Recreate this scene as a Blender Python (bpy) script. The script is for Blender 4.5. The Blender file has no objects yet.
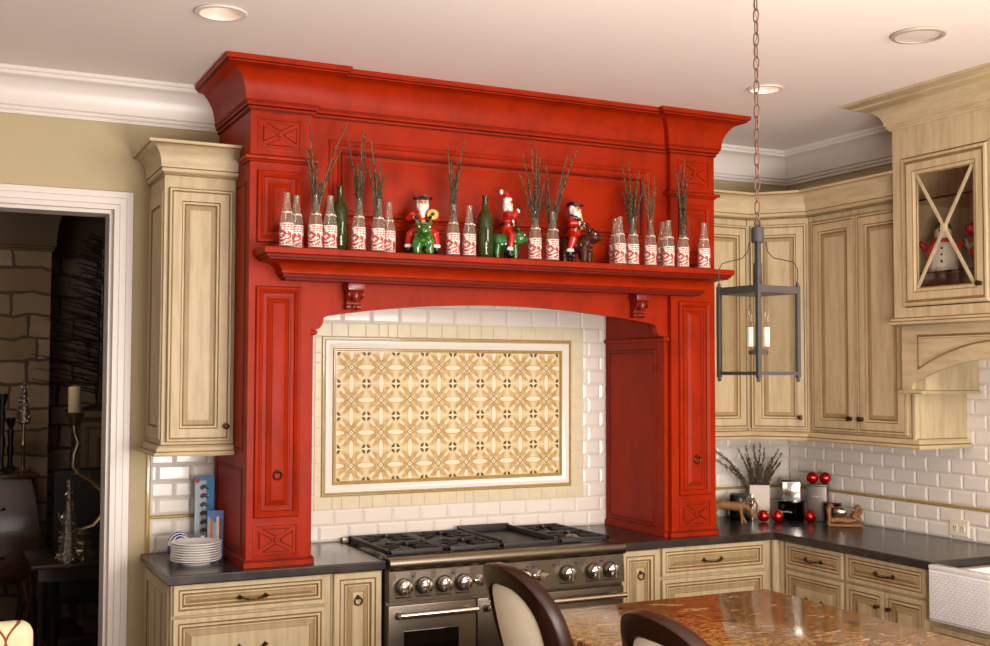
import bpy, bmesh, math, random
from mathutils import Vector, Matrix
random.seed(7)
PI = math.pi
SC = bpy.context.scene
COL = SC.collection

def lin(h):
    h = h.lstrip('#'); o = []
    for i in (0, 2, 4):
        c = int(h[i:i+2], 16)/255
        o.append(c/12.92 if c <= .04045 else ((c+.055)/1.055)**2.4)
    return (o[0], o[1], o[2], 1)

# ------------------------------------------------------------------ materials
class NT:
    """small helper for writing node maths"""
    def __init__(s, name):
        s.m = bpy.data.materials.new(name); s.m.use_nodes = True
        s.t = s.m.node_tree; s.n = s.t.nodes; s.l = s.t.links
        s.b = s.n['Principled BSDF']; s.out = s.n['Material Output']
    def node(s, typ, **kw):
        n = s.n.new(typ)
        for k, v in kw.items():
            if k in n.inputs: s.put(n.inputs[k], v)
            else: setattr(n, k, v)
        return n
    def put(s, sock, v):
        if isinstance(v, bpy.types.NodeSocket): s.l.new(v, sock)
        else: sock.default_value = v
    def math(s, op, a, b=0.0, c=0.0):
        n = s.n.new('ShaderNodeMath'); n.operation = op
        s.put(n.inputs[0], a); s.put(n.inputs[1], b); s.put(n.inputs[2], c)
        return n.outputs[0]
    def mix(s, f, a, b):
        n = s.n.new('ShaderNodeMix'); n.data_type = 'RGBA'
        s.put(n.inputs[0], f); s.put(n.inputs[6], a); s.put(n.inputs[7], b)
        return n.outputs[2]
    def ramp(s, f, stops):
        n = s.n.new('ShaderNodeValToRGB'); e = n.color_ramp.elements
        e[0].position, e[0].color = stops[0]; e[1].position, e[1].color = stops[-1]
        for p, c in stops[1:-1]:
            k = e.new(p); k.color = c
        s.put(n.inputs[0], f); return n.outputs[0]
    def coords(s, scale=(1, 1, 1), rot=(0, 0, 0), kind='Object'):
        t = s.n.new('ShaderNodeTexCoord'); mp = s.n.new('ShaderNodeMapping')
        mp.inputs['Scale'].default_value = scale; mp.inputs['Rotation'].default_value = rot
        s.l.new(t.outputs[kind], mp.inputs[0]); return mp.outputs[0]
    def noise(s, scale, detail=3, vec=None, rough=.5, dist=0.0):
        n = s.n.new('ShaderNodeTexNoise'); n.inputs['Scale'].default_value = scale
        n.inputs['Detail'].default_value = detail; n.inputs['Roughness'].default_value = rough
        n.inputs['Distortion'].default_value = dist
        if vec is not None: s.l.new(vec, n.inputs['Vector'])
        return n.outputs[0]
    def bump(s, h, strength=.2, dist=.01):
        n = s.n.new('ShaderNodeBump'); n.inputs['Strength'].default_value = strength
        n.inputs['Distance'].default_value = dist; s.l.new(h, n.inputs['Height'])
        s.l.new(n.outputs[0], s.b.inputs['Normal'])
    def set(s, **kw):
        for k, v in kw.items(): s.put(s.b.inputs[k.replace('_', ' ')], v)
        return s.m

def plain(name, col, rough=.5, metal=0., coat=0., var=.12, nscale=8., **kw):
    t = NT(name); c = lin(col)
    d = tuple(x*(1-var) for x in c[:3])+(1,); e = tuple(min(1, x*(1+var)) for x in c[:3])+(1,)
    f = t.noise(nscale, 3, t.coords())
    return t.set(Base_Color=t.mix(f, d, e), Roughness=rough, Metallic=metal, Coat_Weight=coat, **kw)

def glazed(name, col, dark, rough, coat, streak=(1, 1, 1), amt=.5, blotch=.0, spec=.35):
    """painted wood rubbed with a dark glaze: streaks along the grain and a few worn blotches"""
    t = NT(name); v = t.coords(streak)
    n1 = t.noise(9, 5, v, .65); n2 = t.noise(2.2, 4, t.coords((1, 1, 1)), .6)
    f = t.math('MULTIPLY', t.ramp(n1, [(.42, (0, 0, 0, 1)), (.75, (1, 1, 1, 1))]), amt)
    c = t.mix(f, lin(col), lin(dark))
    if blotch:
        g = t.math('MULTIPLY', t.ramp(t.noise(3.1, 3, t.coords((.35, 1, 2.2)), .6), [(.66, (0, 0, 0, 1)), (.8, (1, 1, 1, 1))]), blotch)
        c = t.mix(g, c, lin(dark))
    
    return t.set(Base_Color=c, Roughness=t.math('MULTIPLY_ADD', n2, .15, rough-.07), Coat_Weight=coat, Coat_Roughness=.2, Specular_IOR_Level=spec)

M = {}
M['red'] = glazed('red_glazed_paint', '#9a2303', '#471004', .42, .0, (1, 1, .5), .45, .85, .10)
M['reddeep'] = glazed('deep_red_carving', '#7a1a0a', '#3a0a04', .3, .3, (1, 1, .5), .4)
M['redglaze'] = glazed('dark_red_glaze', '#64160a', '#300904', .5, 0, spec=.15)
M['cream'] = glazed('cream_glazed_paint', '#c0ac88', '#796141', .5, .0, (3, 3, .35), .45, .0)
M['creamh'] = glazed('cream_glazed_rail', '#c0ac88', '#796141', .5, .0, (.5, .5, 3), .45, .0)
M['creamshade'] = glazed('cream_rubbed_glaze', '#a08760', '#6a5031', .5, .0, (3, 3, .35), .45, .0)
M['glaze'] = glazed('umber_glaze', '#86683f', '#553b20', .55, 0)
M['white'] = plain('white_trim_paint', '#dcd2c9', .35, var=.02)
M['ceil'] = plain('ceiling_paint', '#ece1da', .8, var=.02, nscale=2)
M['wall'] = plain('tan_wall_paint', '#b5a480', .75, var=.05, nscale=3)
M['grout'] = plain('pale_grout', '#d9cbb8', .8, var=.05)
M['tile'] = plain('white_glazed_tile', '#e3d9ce', .2, coat=.2, var=.04, nscale=5)
M['gold'] = plain('gold_glass_liner', '#a98a4a', .25, coat=.4, var=.3, nscale=20)
M['border'] = plain('beige_crackle_tile', '#d3c5a6', .4, coat=.1, var=.12, nscale=14)
M['stone'] = None
M['black'] = plain('black_paint', '#141110', .35)
M['iron'] = plain('cast_iron', '#1b1716', .55, var=.2, nscale=30)
M['lantern'] = plain('dark_zinc_metal', '#2b2623', .7, metal=.0, var=.25, nscale=25)
M['bronze'] = plain('aged_bronze', '#4a3520', .35, metal=.85, var=.3, nscale=40)
M['chainm'] = plain('rusty_chain_metal', '#5c463a', .6, metal=.3, var=.4, nscale=40)
M['chrome'] = plain('bright_chrome', '#d9d3cb', .12, metal=1, var=.03)
M['tin'] = plain('brushed_tin', '#7d736a', .42, metal=1, var=.08, nscale=20)
M['darkchrome'] = plain('smoked_steel', '#2c2725', .18, metal=1, var=.1)
M['ceramic'] = plain('white_ceramic', '#f0ebe4', .18, coat=.3, var=.02)
M['sink'] = plain('white_fireclay', '#e4e2e2', .2, coat=.3, var=.02)
M['walnut'] = glazed('dark_walnut', '#2a1208', '#140803', .34, .0, (6, 6, .6), .6, .0, .3)
M['espresso'] = plain('espresso_wood', '#241812', .3, coat=.3, var=.25)
M['chest'] = glazed('polished_mahogany', '#4e2a14', '#241107', .25, .4, (1, 1, 4), .6)
M['redpaint'] = plain('red_ceramic_glaze', '#b71c0c', .2, coat=.4, var=.08)
M['greenpaint'] = None
M['blackpaint'] = plain('black_ceramic_glaze', '#17120f', .22, coat=.4)
M['whitepaint'] = plain('white_ceramic_glaze', '#eadfd5', .25, coat=.3, var=.03)
M['skin'] = plain('painted_skin_glaze', '#d99a7c', .3, coat=.3, var=.04)
M['yellow'] = plain('yellow_ceramic_glaze', '#d0a83a', .25, coat=.3, var=.12)
M['bauble'] = plain('red_metal_lacquer', '#c2140c', .16, metal=.75, coat=.5, var=.03)
M['antler'] = plain('carved_pale_wood', '#83572f', .6, var=.3, nscale=30)
M['candle'] = plain('ivory_wax', '#dccaa0', .5, var=.04, Subsurface_Weight=.2)
M['silver'] = plain('tarnished_silver', '#a8987c', .3, metal=.9, var=.3, nscale=25)
M['tinsel'] = plain('silver_tinsel', '#b0a49a', .3, metal=.8, var=.5, nscale=60)
M['blacktree'] = plain('dark_tinsel_needles', '#2e2a28', .35, metal=.3, var=.5, nscale=30)
M['blue'] = plain('blue_gloss', '#1c2a8c', .2, coat=.4, var=.05)
M['plastic'] = plain('ivory_plastic', '#e3d6bf', .35, var=.02)
M['stem'] = plain('dry_twig_bark', '#8d6d45', .75, var=.35, nscale=60)
M['leaf'] = plain('dried_sage_leaf', '#423a28', .8, var=.45, nscale=60)
M['floor'] = plain('brown_floor_boards', '#6a4a30', .35, var=.3)
M['farwall'] = plain('dim_taupe_wall', '#6b5846', .8)
M['rug'] = plain('woven_grey_rug', '#5a4a3c', .95, var=.4, nscale=60)
M['upblack'] = plain('dark_leather', '#0d0a08', .6, var=.2)
M['snow'] = plain('white_frosted_resin', '#d8cfc4', .6, var=.12, nscale=60)
M['redcloth'] = plain('red_felt', '#a3140e', .7, var=.15, nscale=50)
M['greencloth'] = plain('evergreen_sprig', '#2e4a2a', .7, var=.4, nscale=50)
M['paper'] = plain('label_paper_white', '#e4d5cb', .5, var=.03)
M['ink'] = plain('label_red_ink', '#ae3226', .5, var=.06)
M['string'] = plain('white_cotton_string', '#e6dccb', .8, var=.08)
M['darkglass'] = plain('black_oven_glass', '#060505', .05, coat=.5, var=.02)
M['bezel'] = plain('polished_steel', '#b8aea4', .2, metal=1, var=.05)

def mk_misc():
    t = NT('brushed_stainless')          # range fronts: fine horizontal brushing
    n = t.noise(40, 3, t.coords((.6, .6, 22)))
    t.bump(n, .03, .002)
    M['steel'] = t.set(Base_Color=t.mix(n, lin('#5f554b'), lin('#756a5d')), Metallic=1., Roughness=t.math('MULTIPLY_ADD', n, .12, .24))
    t = NT('dark_soapstone')             # worktops
    n = t.noise(7, 6, t.coords(), .65); n2 = t.noise(45, 3, t.coords())
    c = t.mix(t.ramp(n, [(.35, (0, 0, 0, 1)), (.7, (1, 1, 1, 1))]), lin('#221d1b'), lin('#3d3531'))
    t.bump(n2, .02, .003)
    M['stone'] = t.set(Base_Color=c, Roughness=t.math('MULTIPLY_ADD', n, .12, .18))
    t = NT('brown_gold_granite')         # island: drifting brown, gold and rust veins
    v = t.coords((1.0, 2.0, 1), (0, 0, .45))
    n = t.noise(8.0, 8, v, .70, .5); g = t.noise(60, 4, t.coords((1, 1.8, 1)), .7)
    c = t.ramp(n, [(.33, lin('#352010')), (.41, lin('#74491f')), (.48, lin('#b08a50')), (.53, lin('#5c3a1c')), (.58, lin('#a3743a')), (.68, lin('#d8bd90'))])
    c = t.mix(t.math('MULTIPLY', t.ramp(g, [(.5, (0, 0, 0, 1)), (.62, (1, 1, 1, 1))]), .65), c, lin('#2e1b0c'))
    M['granite'] = t.set(Base_Color=c, Roughness=.12, IOR=1.18)
    t = NT('green_ceramic_glaze')
    n = t.noise(22, 3, t.coords())
    M['greenpaint'] = t.set(Base_Color=t.ramp(n, [(.35, lin('#123d16')), (.6, lin('#2c6a26')), (.8, lin('#4e7a2a'))]), Roughness=.15, Coat_Weight=.5)
    t = NT('speckled_green_glaze')
    n = t.noise(60, 3, t.coords())
    M['greenspeck'] = t.set(Base_Color=t.ramp(n, [(.4, lin('#1d5420')), (.6, lin('#2f7029')), (.68, lin('#b59a35')), (.74, lin('#26602a'))]), Roughness=.18, Coat_Weight=.5)
    t = NT('speckled_brown_glaze')
    n = t.noise(110, 1, t.coords())
    M['brownspeck'] = t.set(Base_Color=t.ramp(n, [(.5, lin('#3d160a')), (.70, lin('#54220f')), (.735, lin('#d8c8b8')), (.78, lin('#e6dccb'))]), Roughness=.32, Specular_IOR_Level=.25)
    t = NT('cream_linen')                # stool backs
    n = t.noise(260, 2, t.coords()); t.bump(n, .25, .002)
    M['linen'] = t.set(Base_Color=t.mix(n, lin('#ecd6b2'), lin('#fff2da')), Roughness=.9)
    t = NT('trellis_fabric')             # cream cloth with a brown quatrefoil trellis
    x = t.node('ShaderNodeTexCoord').outputs['Object']; s = t.node('ShaderNodeSeparateXYZ', Vector=x)
    P = .13
    u = t.math('ABSOLUTE', t.math('SUBTRACT', t.math('FRACT', t.math('MULTIPLY', s.outputs[0], 1/P)), .5))
    w = t.math('ABSOLUTE', t.math('SUBTRACT', t.math('FRACT', t.math('MULTIPLY', s.outputs[2], 1/P)), .5))
    d = t.math('ADD', t.math('POWER', u, 1.5), t.math('POWER', w, 1.5))
    k = t.math('COMPARE', d, .36, .035)
    n = t.noise(200, 2, t.coords()); t.bump(n, .2, .002)
    M['trellis'] = t.set(Base_Color=t.mix(k, lin('#e6d6ad'), lin('#8a4d24')), Roughness=.9)
    # hand painted mural tiles: flower in each tile, ring on each tile corner
    t = NT('mural_tiles')
    x = t.node('ShaderNodeTexCoord').outputs['Object']; s = t.node('ShaderNodeSeparateXYZ', Vector=x)
    u = t.math('SUBTRACT', t.math('FRACT', t.math('MULTIPLY', s.outputs[0], 1/.1575)), .5)
    w = t.math('SUBTRACT', t.math('FRACT', t.math('MULTIPLY', s.outputs[2], 1/.1625)), .5)
    a = t.math('ABSOLUTE', u); b = t.math('ABSOLUTE', w)
    sq = lambda q: t.math('MULTIPLY', q, q)
    hyp = lambda p, q: t.math('SQRT', t.math('ADD', sq(p), sq(q)))
    lt = lambda p, q: t.math('LESS_THAN', p, q)
    mul = lambda p, q: t.math('MULTIPLY', p, q)
    mx = lambda p, q: t.math('MAXIMUM', p, q)
    sub = lambda p, q: t.math('SUBTRACT', p, q)
    def ell(p, q, ra, rb): return hyp(t.math('DIVIDE', p, ra), t.math('DIVIDE', q, rb))
    a5, b5 = sub(.5, a), sub(.5, b)
    oh = ell(a5, b, .30, .088); ov = ell(a, b5, .088, .30)
    o = t.math('MINIMUM', oh, ov)
    dg = mul(t.math('ADD', a, b), .7071); tr = t.math('ABSOLUTE', mul(sub(a, b), .7071))
    leaf = ell(sub(dg, .27), sub(tr, .095), .20, .082)
    leaf2 = ell(sub(dg, .40), tr, .11, .05)
    rc = hyp(a5, b5)
    ring = mul(t.math('COMPARE', rc, .108, .042), t.math('GREATER_THAN', t.math('MINIMUM', a5, b5), .026))
    nz = t.noise(55, 3, t.coords()); nb = t.noise(14, 3, t.coords())
    c = t.mix(nb, lin('#dfcda4'), lin('#cfb27c'))
    c = t.mix(mul(lt(leaf, 1.0), t.math('MULTIPLY_ADD', nz, 1.4, -.15)), c, lin('#a97a34'))
    c = t.mix(mul(t.math('COMPARE', leaf, 1.0, .12), .45), c, lin('#c9a766'))
    c = t.mix(mul(lt(leaf2, 1.0), .75), c, lin('#e6d9ba'))
    c = t.mix(lt(o, 1.0), c, lin('#e4d8bb'))
    c = t.mix(mul(t.math('COMPARE', o, 1.0, .10), .75), c, lin('#a5803f'))
    dm = t.math('ADD', a, b)
    c = t.mix(lt(dm, .11), c, lin('#e6d9bd')); c = t.mix(t.math('COMPARE', dm, .105, .022), c, lin('#8d6a35')); c = t.mix(lt(dm, .03), c, lin('#8d6a35'))
    c = t.mix(lt(rc, .15), c, lin('#e0d0a8'))
    c = t.mix(ring, c, lin('#5a3f18'))
    gr = mx(t.math('GREATER_THAN', a, .488), t.math('GREATER_THAN', b, .488))
    c = t.mix(mul(gr, .6), c, lin('#e3d5b4'))
    h = t.math('ADD', mul(lt(leaf, 1.0), .5), t.math('ADD', mul(lt(o, 1.0), .8), mul(nz, .3)))
    t.bump(h, .35, .004)
    M['mural'] = t.set(Base_Color=c, Roughness=.5, Specular_IOR_Level=.3)
    # fieldstone chimney breast
    t = NT('ashlar_fieldstone')
    x = t.node('ShaderNodeTexCoord').outputs['Object']; s = t.node('ShaderNodeSeparateXYZ', Vector=x)
    cb = t.node('ShaderNodeCombineXYZ'); t.put(cb.inputs[0], t.math('ADD', s.outputs[0], s.outputs[1])); t.put(cb.inputs[1], s.outputs[2])
    wob = t.noise(5, 2, t.coords())
    t.put(cb.inputs[2], 0.0)
    va = t.n.new('ShaderNodeVectorMath'); va.operation = 'ADD'; t.put(va.inputs[0], cb.outputs[0])
    wv = t.node('ShaderNodeCombineXYZ'); t.put(wv.inputs[0], mul(wob, .07)); t.put(wv.inputs[1], mul(wob, .09)); t.put(va.inputs[1], wv.outputs[0])
    br = t.n.new('ShaderNodeTexBrick'); t.put(br.inputs['Vector'], va.outputs[0])
    br.offset = .37; br.squash = 1.6; br.squash_frequency = 3
    for k, v in (('Scale', 1.0), ('Mortar Size', .012), ('Mortar Smooth', .3), ('Brick Width', .26), ('Row Height', .155), ('Bias', 0.)): br.inputs[k].default_value = v
    br.inputs['Color1'].default_value = lin('#94785a'); br.inputs['Color2'].default_value = lin('#b9a48c'); br.inputs['Mortar'].default_value = lin('#564c44')
    n = t.noise(9, 4, t.coords())
    t.bump(br.outputs['Fac'], -.6, .02)
    M['fieldstone'] = t.set(Base_Color=t.mix(mul(n, .5), br.outputs['Color'], lin('#6a5847')), Roughness=.85)
    # clear panes and bottles: thin glass, transparent straight on, reflecting at the rim
    def thin(name, tint, rim, body=.0, bodycol='#ffffff', ior=1.45, rough=.03):
        t = NT(name); t.n.remove(t.b)
        tr = t.node('ShaderNodeBsdfTransparent'); tr.inputs[0].default_value = lin(tint)
        gl = t.node('ShaderNodeBsdfGlossy'); gl.inputs['Roughness'].default_value = rough
        r0 = ((ior-1)/(ior+1))**2
        df = t.node('ShaderNodeBsdfDiffuse'); df.inputs[0].default_value = lin(bodycol)
        lw = t.node('ShaderNodeLayerWeight'); lw.inputs[0].default_value = .35
        f0 = t.math('ADD', body, t.math('MULTIPLY', t.math('POWER', lw.outputs['Facing'], 2.0), rim))
        m1 = t.node('ShaderNodeMixShader'); t.put(m1.inputs[0], f0); t.put(m1.inputs[1], tr.outputs[0]); t.put(m1.inputs[2], df.outputs[0])
        m2 = t.node('ShaderNodeMixShader'); lw2 = t.node('ShaderNodeLayerWeight'); lw2.inputs[0].default_value = .5; t.put(m2.inputs[0], t.math('MULTIPLY_ADD', t.math('POWER', lw2.outputs['Facing'], 4.), 1-r0, r0)); t.put(m2.inputs[1], m1.outputs[0]); t.put(m2.inputs[2], gl.outputs[0])
        t.l.new(m2.outputs[0], t.out.inputs[0]); return t.m
    M['pane'] = thin('clear_window_glass', '#f4f2ee', .05)
    M['bottle'] = thin('clear_bottle_glass', '#f2eee6', .60, .09, '#e6dccc', rough=.12)
    M['wine'] = thin('green_bottle_glass', '#8e9448', .35, .45, '#4a4f20', 1.5)
    M['bulbglass'] = thin('clear_bulb_glass', '#f6f1e8', .25, .03, '#e8ddcc')
    def emit(name, col, st):
        t = NT(name); return t.set(Base_Color=lin(col), Emission_Color=lin(col), Emission_Strength=st)
    M['lamp'] = emit('amber_lamp_glow', '#ffb060', 2.2)
    M['lens'] = emit('white_lamp_glow', '#ffe6d2', 1.6)
    t = NT('rosewood_boards')
    n = t.noise(6, 5, t.coords((1, 8, 1)))
    M['floor'] = t.set(Base_Color=t.mix(n, lin('#3c2616'), lin('#6a4527')), Roughness=.3)
    t = NT('basketweave_fireclay')
    ck = t.n.new('ShaderNodeTexChecker'); ck.inputs['Scale'].default_value = 1
    v = t.coords((1, 80, 80)); t.put(ck.inputs['Vector'], v)
    s = t.node('ShaderNodeSeparateXYZ', Vector=v)
    fu = sub(t.math('FRACT', s.outputs[1]), .5); fw = sub(t.math('FRACT', s.outputs[2]), .5)
    ck2 = t.math('LESS_THAN', mul(sub(t.math('FRACT', mul(s.outputs[1], .5)), .5), sub(t.math('FRACT', mul(s.outputs[2], .5)), .5)), 0)
    hh = t.math('ADD', mul(ck2, sub(.25, sq(fu))), mul(sub(1., ck2), sub(.25, sq(fw))))
    t.bump(hh, .35, .008)
    M['weave'] = t.set(Base_Color=lin('#e2e0e2'), Roughness=.25, Coat_Weight=.3)
mk_misc()

# ------------------------------------------------------------------ mesh builder
class MB:
    def __init__(s): s.v = []; s.f = []; s.m = []
    def add(s, vs, fs, mi=0):
        o = len(s.v); s.v += [tuple(p) for p in vs]
        for k, f in enumerate(fs):
            s.f.append([i+o for i in f]); s.m.append(mi[k] if isinstance(mi, list) else mi)
    def box(s, x0, x1, y0, y1, z0, z1, bev=0., mi=0):
        x0, x1 = sorted((x0, x1)); y0, y1 = sorted((y0, y1)); z0, z1 = sorted((z0, z1))
        if bev <= 0:
            V = [(x, y, z) for z in (z0, z1) for y in (y0, y1) for x in (x0, x1)]
            s.add(V, [(0, 2, 3, 1), (4, 5, 7, 6), (0, 1, 5, 4), (2, 6, 7, 3), (0, 4, 6, 2), (1, 3, 7, 5)], mi); return
        bm = bmesh.new(); bmesh.ops.create_cube(bm, size=1)
        for q in bm.verts: q.co = Vector((x0+(q.co.x+.5)*(x1-x0), y0+(q.co.y+.5)*(y1-y0), z0+(q.co.z+.5)*(z1-z0)))
        bev = min(bev, .45*min(x1-x0, y1-y0, z1-z0))
        bmesh.ops.bevel(bm, geom=bm.edges[:], offset=bev, segments=2, profile=.6, affect='EDGES')
        s.bm(bm, mi)
    def bm(s, bm, mi=0, mat=None):
        bm.verts.index_update()
        V = [(mat @ q.co if mat else q.co)[:] for q in bm.verts]
        s.add(V, [[q.index for q in f.verts] for f in bm.faces], mi); bm.free()
    def ball(s, c, r, sub=2, mi=0, rot=None):
        if not isinstance(r, (tuple, list)): r = (r, r, r)
        bm = bmesh.new(); bmesh.ops.create_uvsphere(bm, u_segments=8+4*sub, v_segments=4+3*sub, radius=1)
        m = Matrix.Translation(c) @ (rot.to_4x4() if rot else Matrix()) @ Matrix.Diagonal((r[0], r[1], r[2], 1))
        s.bm(bm, mi, m)
    def tube(s, pts, r, n=8, caps=True, mi=0, closed=False):
        pts = [Vector(p) for p in pts]; N = len(pts)
        rs = r if isinstance(r, (list, tuple)) else [r]*N
        up = None; rings = []
        for i, p in enumerate(pts):
            if closed: d = pts[(i+1) % N]-pts[i-1]
            else: d = pts[min(i+1, N-1)]-pts[max(i-1, 0)]
            d = d.normalized() if d.length > 1e-9 else Vector((0, 0, 1))
            if up is None: up = Vector((0, 0, 1)) if abs(d.z) < .9 else Vector((1, 0, 0))
            a = d.cross(up); a = a.normalized() if a.length > 1e-6 else d.orthogonal().normalized()
            b = a.cross(d).normalized(); up = b
            rings.append([p+(a*math.cos(2*PI*k/n)+b*math.sin(2*PI*k/n))*rs[i] for k in range(n)])
        V = [q for R in rings for q in R]; F = []
        for i in range(N if closed else N-1):
            j = (i+1) % N
            for k in range(n): F.append((i*n+k, i*n+(k+1) % n, j*n+(k+1) % n, j*n+k))
        if caps and not closed: F += [tuple(reversed(range(n))), tuple((N-1)*n+k for k in range(n))]
        s.add(V, F, mi)
    def lathe(s, prof, n=20, c=(0, 0, 0), mi=0, axis='z', caps=True, sq=None):
        V = []; F = []
        for r, h in prof:
            for k in range(n):
                a = 2*PI*k/n; x, y = r*math.cos(a), r*math.sin(a)
                q = {'z': (x, y, h), 'x': (h, x, y), 'y': (x, h, y)}[axis]
                V.append((q[0]+c[0], q[1]+c[1], q[2]+c[2]))
        for i in range(len(prof)-1):
            for k in range(n): F.append((i*n+k, i*n+(k+1) % n, (i+1)*n+(k+1) % n, (i+1)*n+k))
        if caps:
            if prof[0][0] > 1e-6: F.append(tuple(reversed(range(n))))
            if prof[-1][0] > 1e-6: F.append(tuple((len(prof)-1)*n+k for k in range(n)))
        s.add(V, F, mi)
    def prism(s, poly, fn, d0, d1, mi=0):
        n = len(poly)
        V = [fn(a, b, d0) for a, b in poly]+[fn(a, b, d1) for a, b in poly]
        F = [tuple(reversed(range(n))), tuple(range(n, 2*n))]+[(k, (k+1) % n, n+(k+1) % n, n+k) for k in range(n)]
        s.add(V, F, mi)
    def sweep(s, path, prof, fn=None, closed=False, mis=None):
        """profile (out, height) swept along a flat path with mitred corners; 'out' lies to the right of travel"""
        fn = fn or (lambda a, b, c: (a, b, c)); N = len(path); P = [Vector(p) for p in path]; V = []
        for i in range(N):
            ds = []
            if closed or i > 0: ds.append((P[i]-P[i-1]).normalized())
            if closed or i < N-1: ds.append((P[(i+1) % N]-P[i]).normalized())
            ns = [Vector((d.y, -d.x)) for d in ds]
            if len(ns) == 2:
                m = ns[0]+ns[1]; m = m/max(.15, (1+ns[0].dot(ns[1])))
            else: m = ns[0]
            for o, h in prof: q = P[i]+m*o; V.append(fn(q.x, q.y, h))
        K = len(prof); F = []; mm = []
        for i in range(N if closed else N-1):
            j = (i+1) % N
            for k in range(K-1):
                F.append((i*K+k, j*K+k, j*K+k+1, i*K+k+1)); mm.append(mis[k] if mis and k < len(mis) else 0)
        if not closed:
            F += [tuple(range(K)), tuple((N-1)*K+k for k in reversed(range(K)))]; mm += [0, 0]
        s.add(V, F, mm)
    def panel(s, O, U, W, N, w, h, lv, back=.0):
        """nested rectangles: lv = (inset, depth along N, material index of the ring leading to it)"""
        O, U, W, N = map(Vector, (O, U, W, N)); V = []; F = []; mm = []
        L = ([(0, -back, 0)] if back else [])+list(lv)
        for ins, d, _ in L:
            ix, iy = min(ins, w/2-.0005), min(ins, h/2-.0005)
            for a, b in ((ix, iy), (w-ix, iy), (w-ix, h-iy), (ix, h-iy)): V.append(O+U*a+W*b+N*d)
        for i in range(len(L)-1):
            for k in range(4):
                F.append((i*4+k, i*4+(k+1) % 4, (i+1)*4+(k+1) % 4, (i+1)*4+k)); mm.append(L[i+1][2])
        e = (len(L)-1)*4; F.append((e, e+1, e+2, e+3)); mm.append(0)
        if back: F.append((3, 2, 1, 0)); mm.append(0)
        s.add(V, F, mm)
    def build(s, name, mats, parent=None, smooth=35, off=None):
        me = bpy.data.meshes.new(name)
        o = off if off is not None else OFF
        me.from_pydata([(x-o[0], y-o[1], z-o[2]) for x, y, z in s.v], [], s.f)
        for m in (mats if isinstance(mats, (list, tuple)) else [mats]): me.materials.append(m if not isinstance(m, str) else M[m])
        me.polygons.foreach_set('material_index', s.m)
        bm = bmesh.new(); bm.from_mesh(me); bmesh.ops.recalc_face_normals(bm, faces=bm.faces[:]); bm.to_mesh(me); bm.free()
        if smooth:
            me.polygons.foreach_set('use_smooth', [True]*len(me.polygons)); me.set_sharp_from_angle(angle=math.radians(smooth))
        me.update()
        ob = bpy.data.objects.new(name, me); COL.objects.link(ob)
        if parent: ob.parent = parent
        return ob
OFF = (0, 0, 0)
def tag(o, label, cat, group=None, kind=None):
    o['label'] = label; o['category'] = cat
    if group: o['group'] = group
    if kind: o['kind'] = kind
    return o
def thing(name, label, cat, loc=(0, 0, 0), group=None, local=False):
    """an Empty at the thing's base; following parts are written in room coordinates (or local ones)"""
    global OFF
    o = bpy.data.objects.new(name, None); COL.objects.link(o); o.empty_display_size = .05
    o.location = loc; OFF = (0, 0, 0) if local else tuple(loc)
    return tag(o, label, cat, group)
def single(name, mb, mats, label, cat, loc=(0, 0, 0), group=None, local=False, smooth=35):
    o = mb.build(name, mats, None, smooth, off=(0, 0, 0) if local else loc); o.location = loc
    return tag(o, label, cat, group)
def struct(name, mb, mats, parent=None, smooth=35):
    o = mb.build(name, mats, parent, smooth, off=(0, 0, 0))
    if not parent: o['kind'] = 'structure'
    return o
def dup(root, loc, label, rz=None, scale=None):
    r = root.copy(); COL.objects.link(r); r.location = loc; r['label'] = label
    if rz is not None: r.rotation_euler = (0, 0, rz)
    if scale: r.scale = scale
    for ch in list(root.children):
        c = ch.copy(); COL.objects.link(c); c.parent = r
        for g in ch.children:
            d = g.copy(); COL.objects.link(d); d.parent = c
    return r
def fuse(o, vox=.003, it=4):
    """melt the overlapping lumps of one modelled body into a single skin"""
    m = o.modifiers.new('remesh', 'REMESH'); m.mode = 'VOXEL'; m.voxel_size = vox; m.use_smooth_shade = True
    k = o.modifiers.new('smooth', 'SMOOTH'); k.iterations = it; k.factor = .5
    return o

# ------------------------------------------------------------------ camera (solved from the photograph's vanishing lines)
cam = bpy.data.cameras.new('camera'); co = bpy.data.objects.new('camera', cam); COL.objects.link(co)
yaw, pit, rol = math.radians(26.11), math.radians(2.5524), math.radians(.1437)
fw = Vector((math.sin(yaw)*math.cos(pit), math.cos(yaw)*math.cos(pit), math.sin(pit)))
rt = Vector((math.cos(yaw), -math.sin(yaw), 0)); up = rt.cross(fw)
r2 = rt*math.cos(rol)+up*math.sin(rol); u2 = -rt*math.sin(rol)+up*math.cos(rol)
CAMLOC = Vector((-2.4341, -5.4696, 1.7356))
co.matrix_world = Matrix.Translation(CAMLOC) @ Matrix((r2, u2, -fw)).transposed().to_4x4()
cam.sensor_width = 36; cam.sensor_fit = 'HORIZONTAL'; cam.lens = 1151.19/990*36; cam.clip_start = .05
SC.camera = co
CEIL = 3.074; XR = 2.2186; CT = .914
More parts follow.
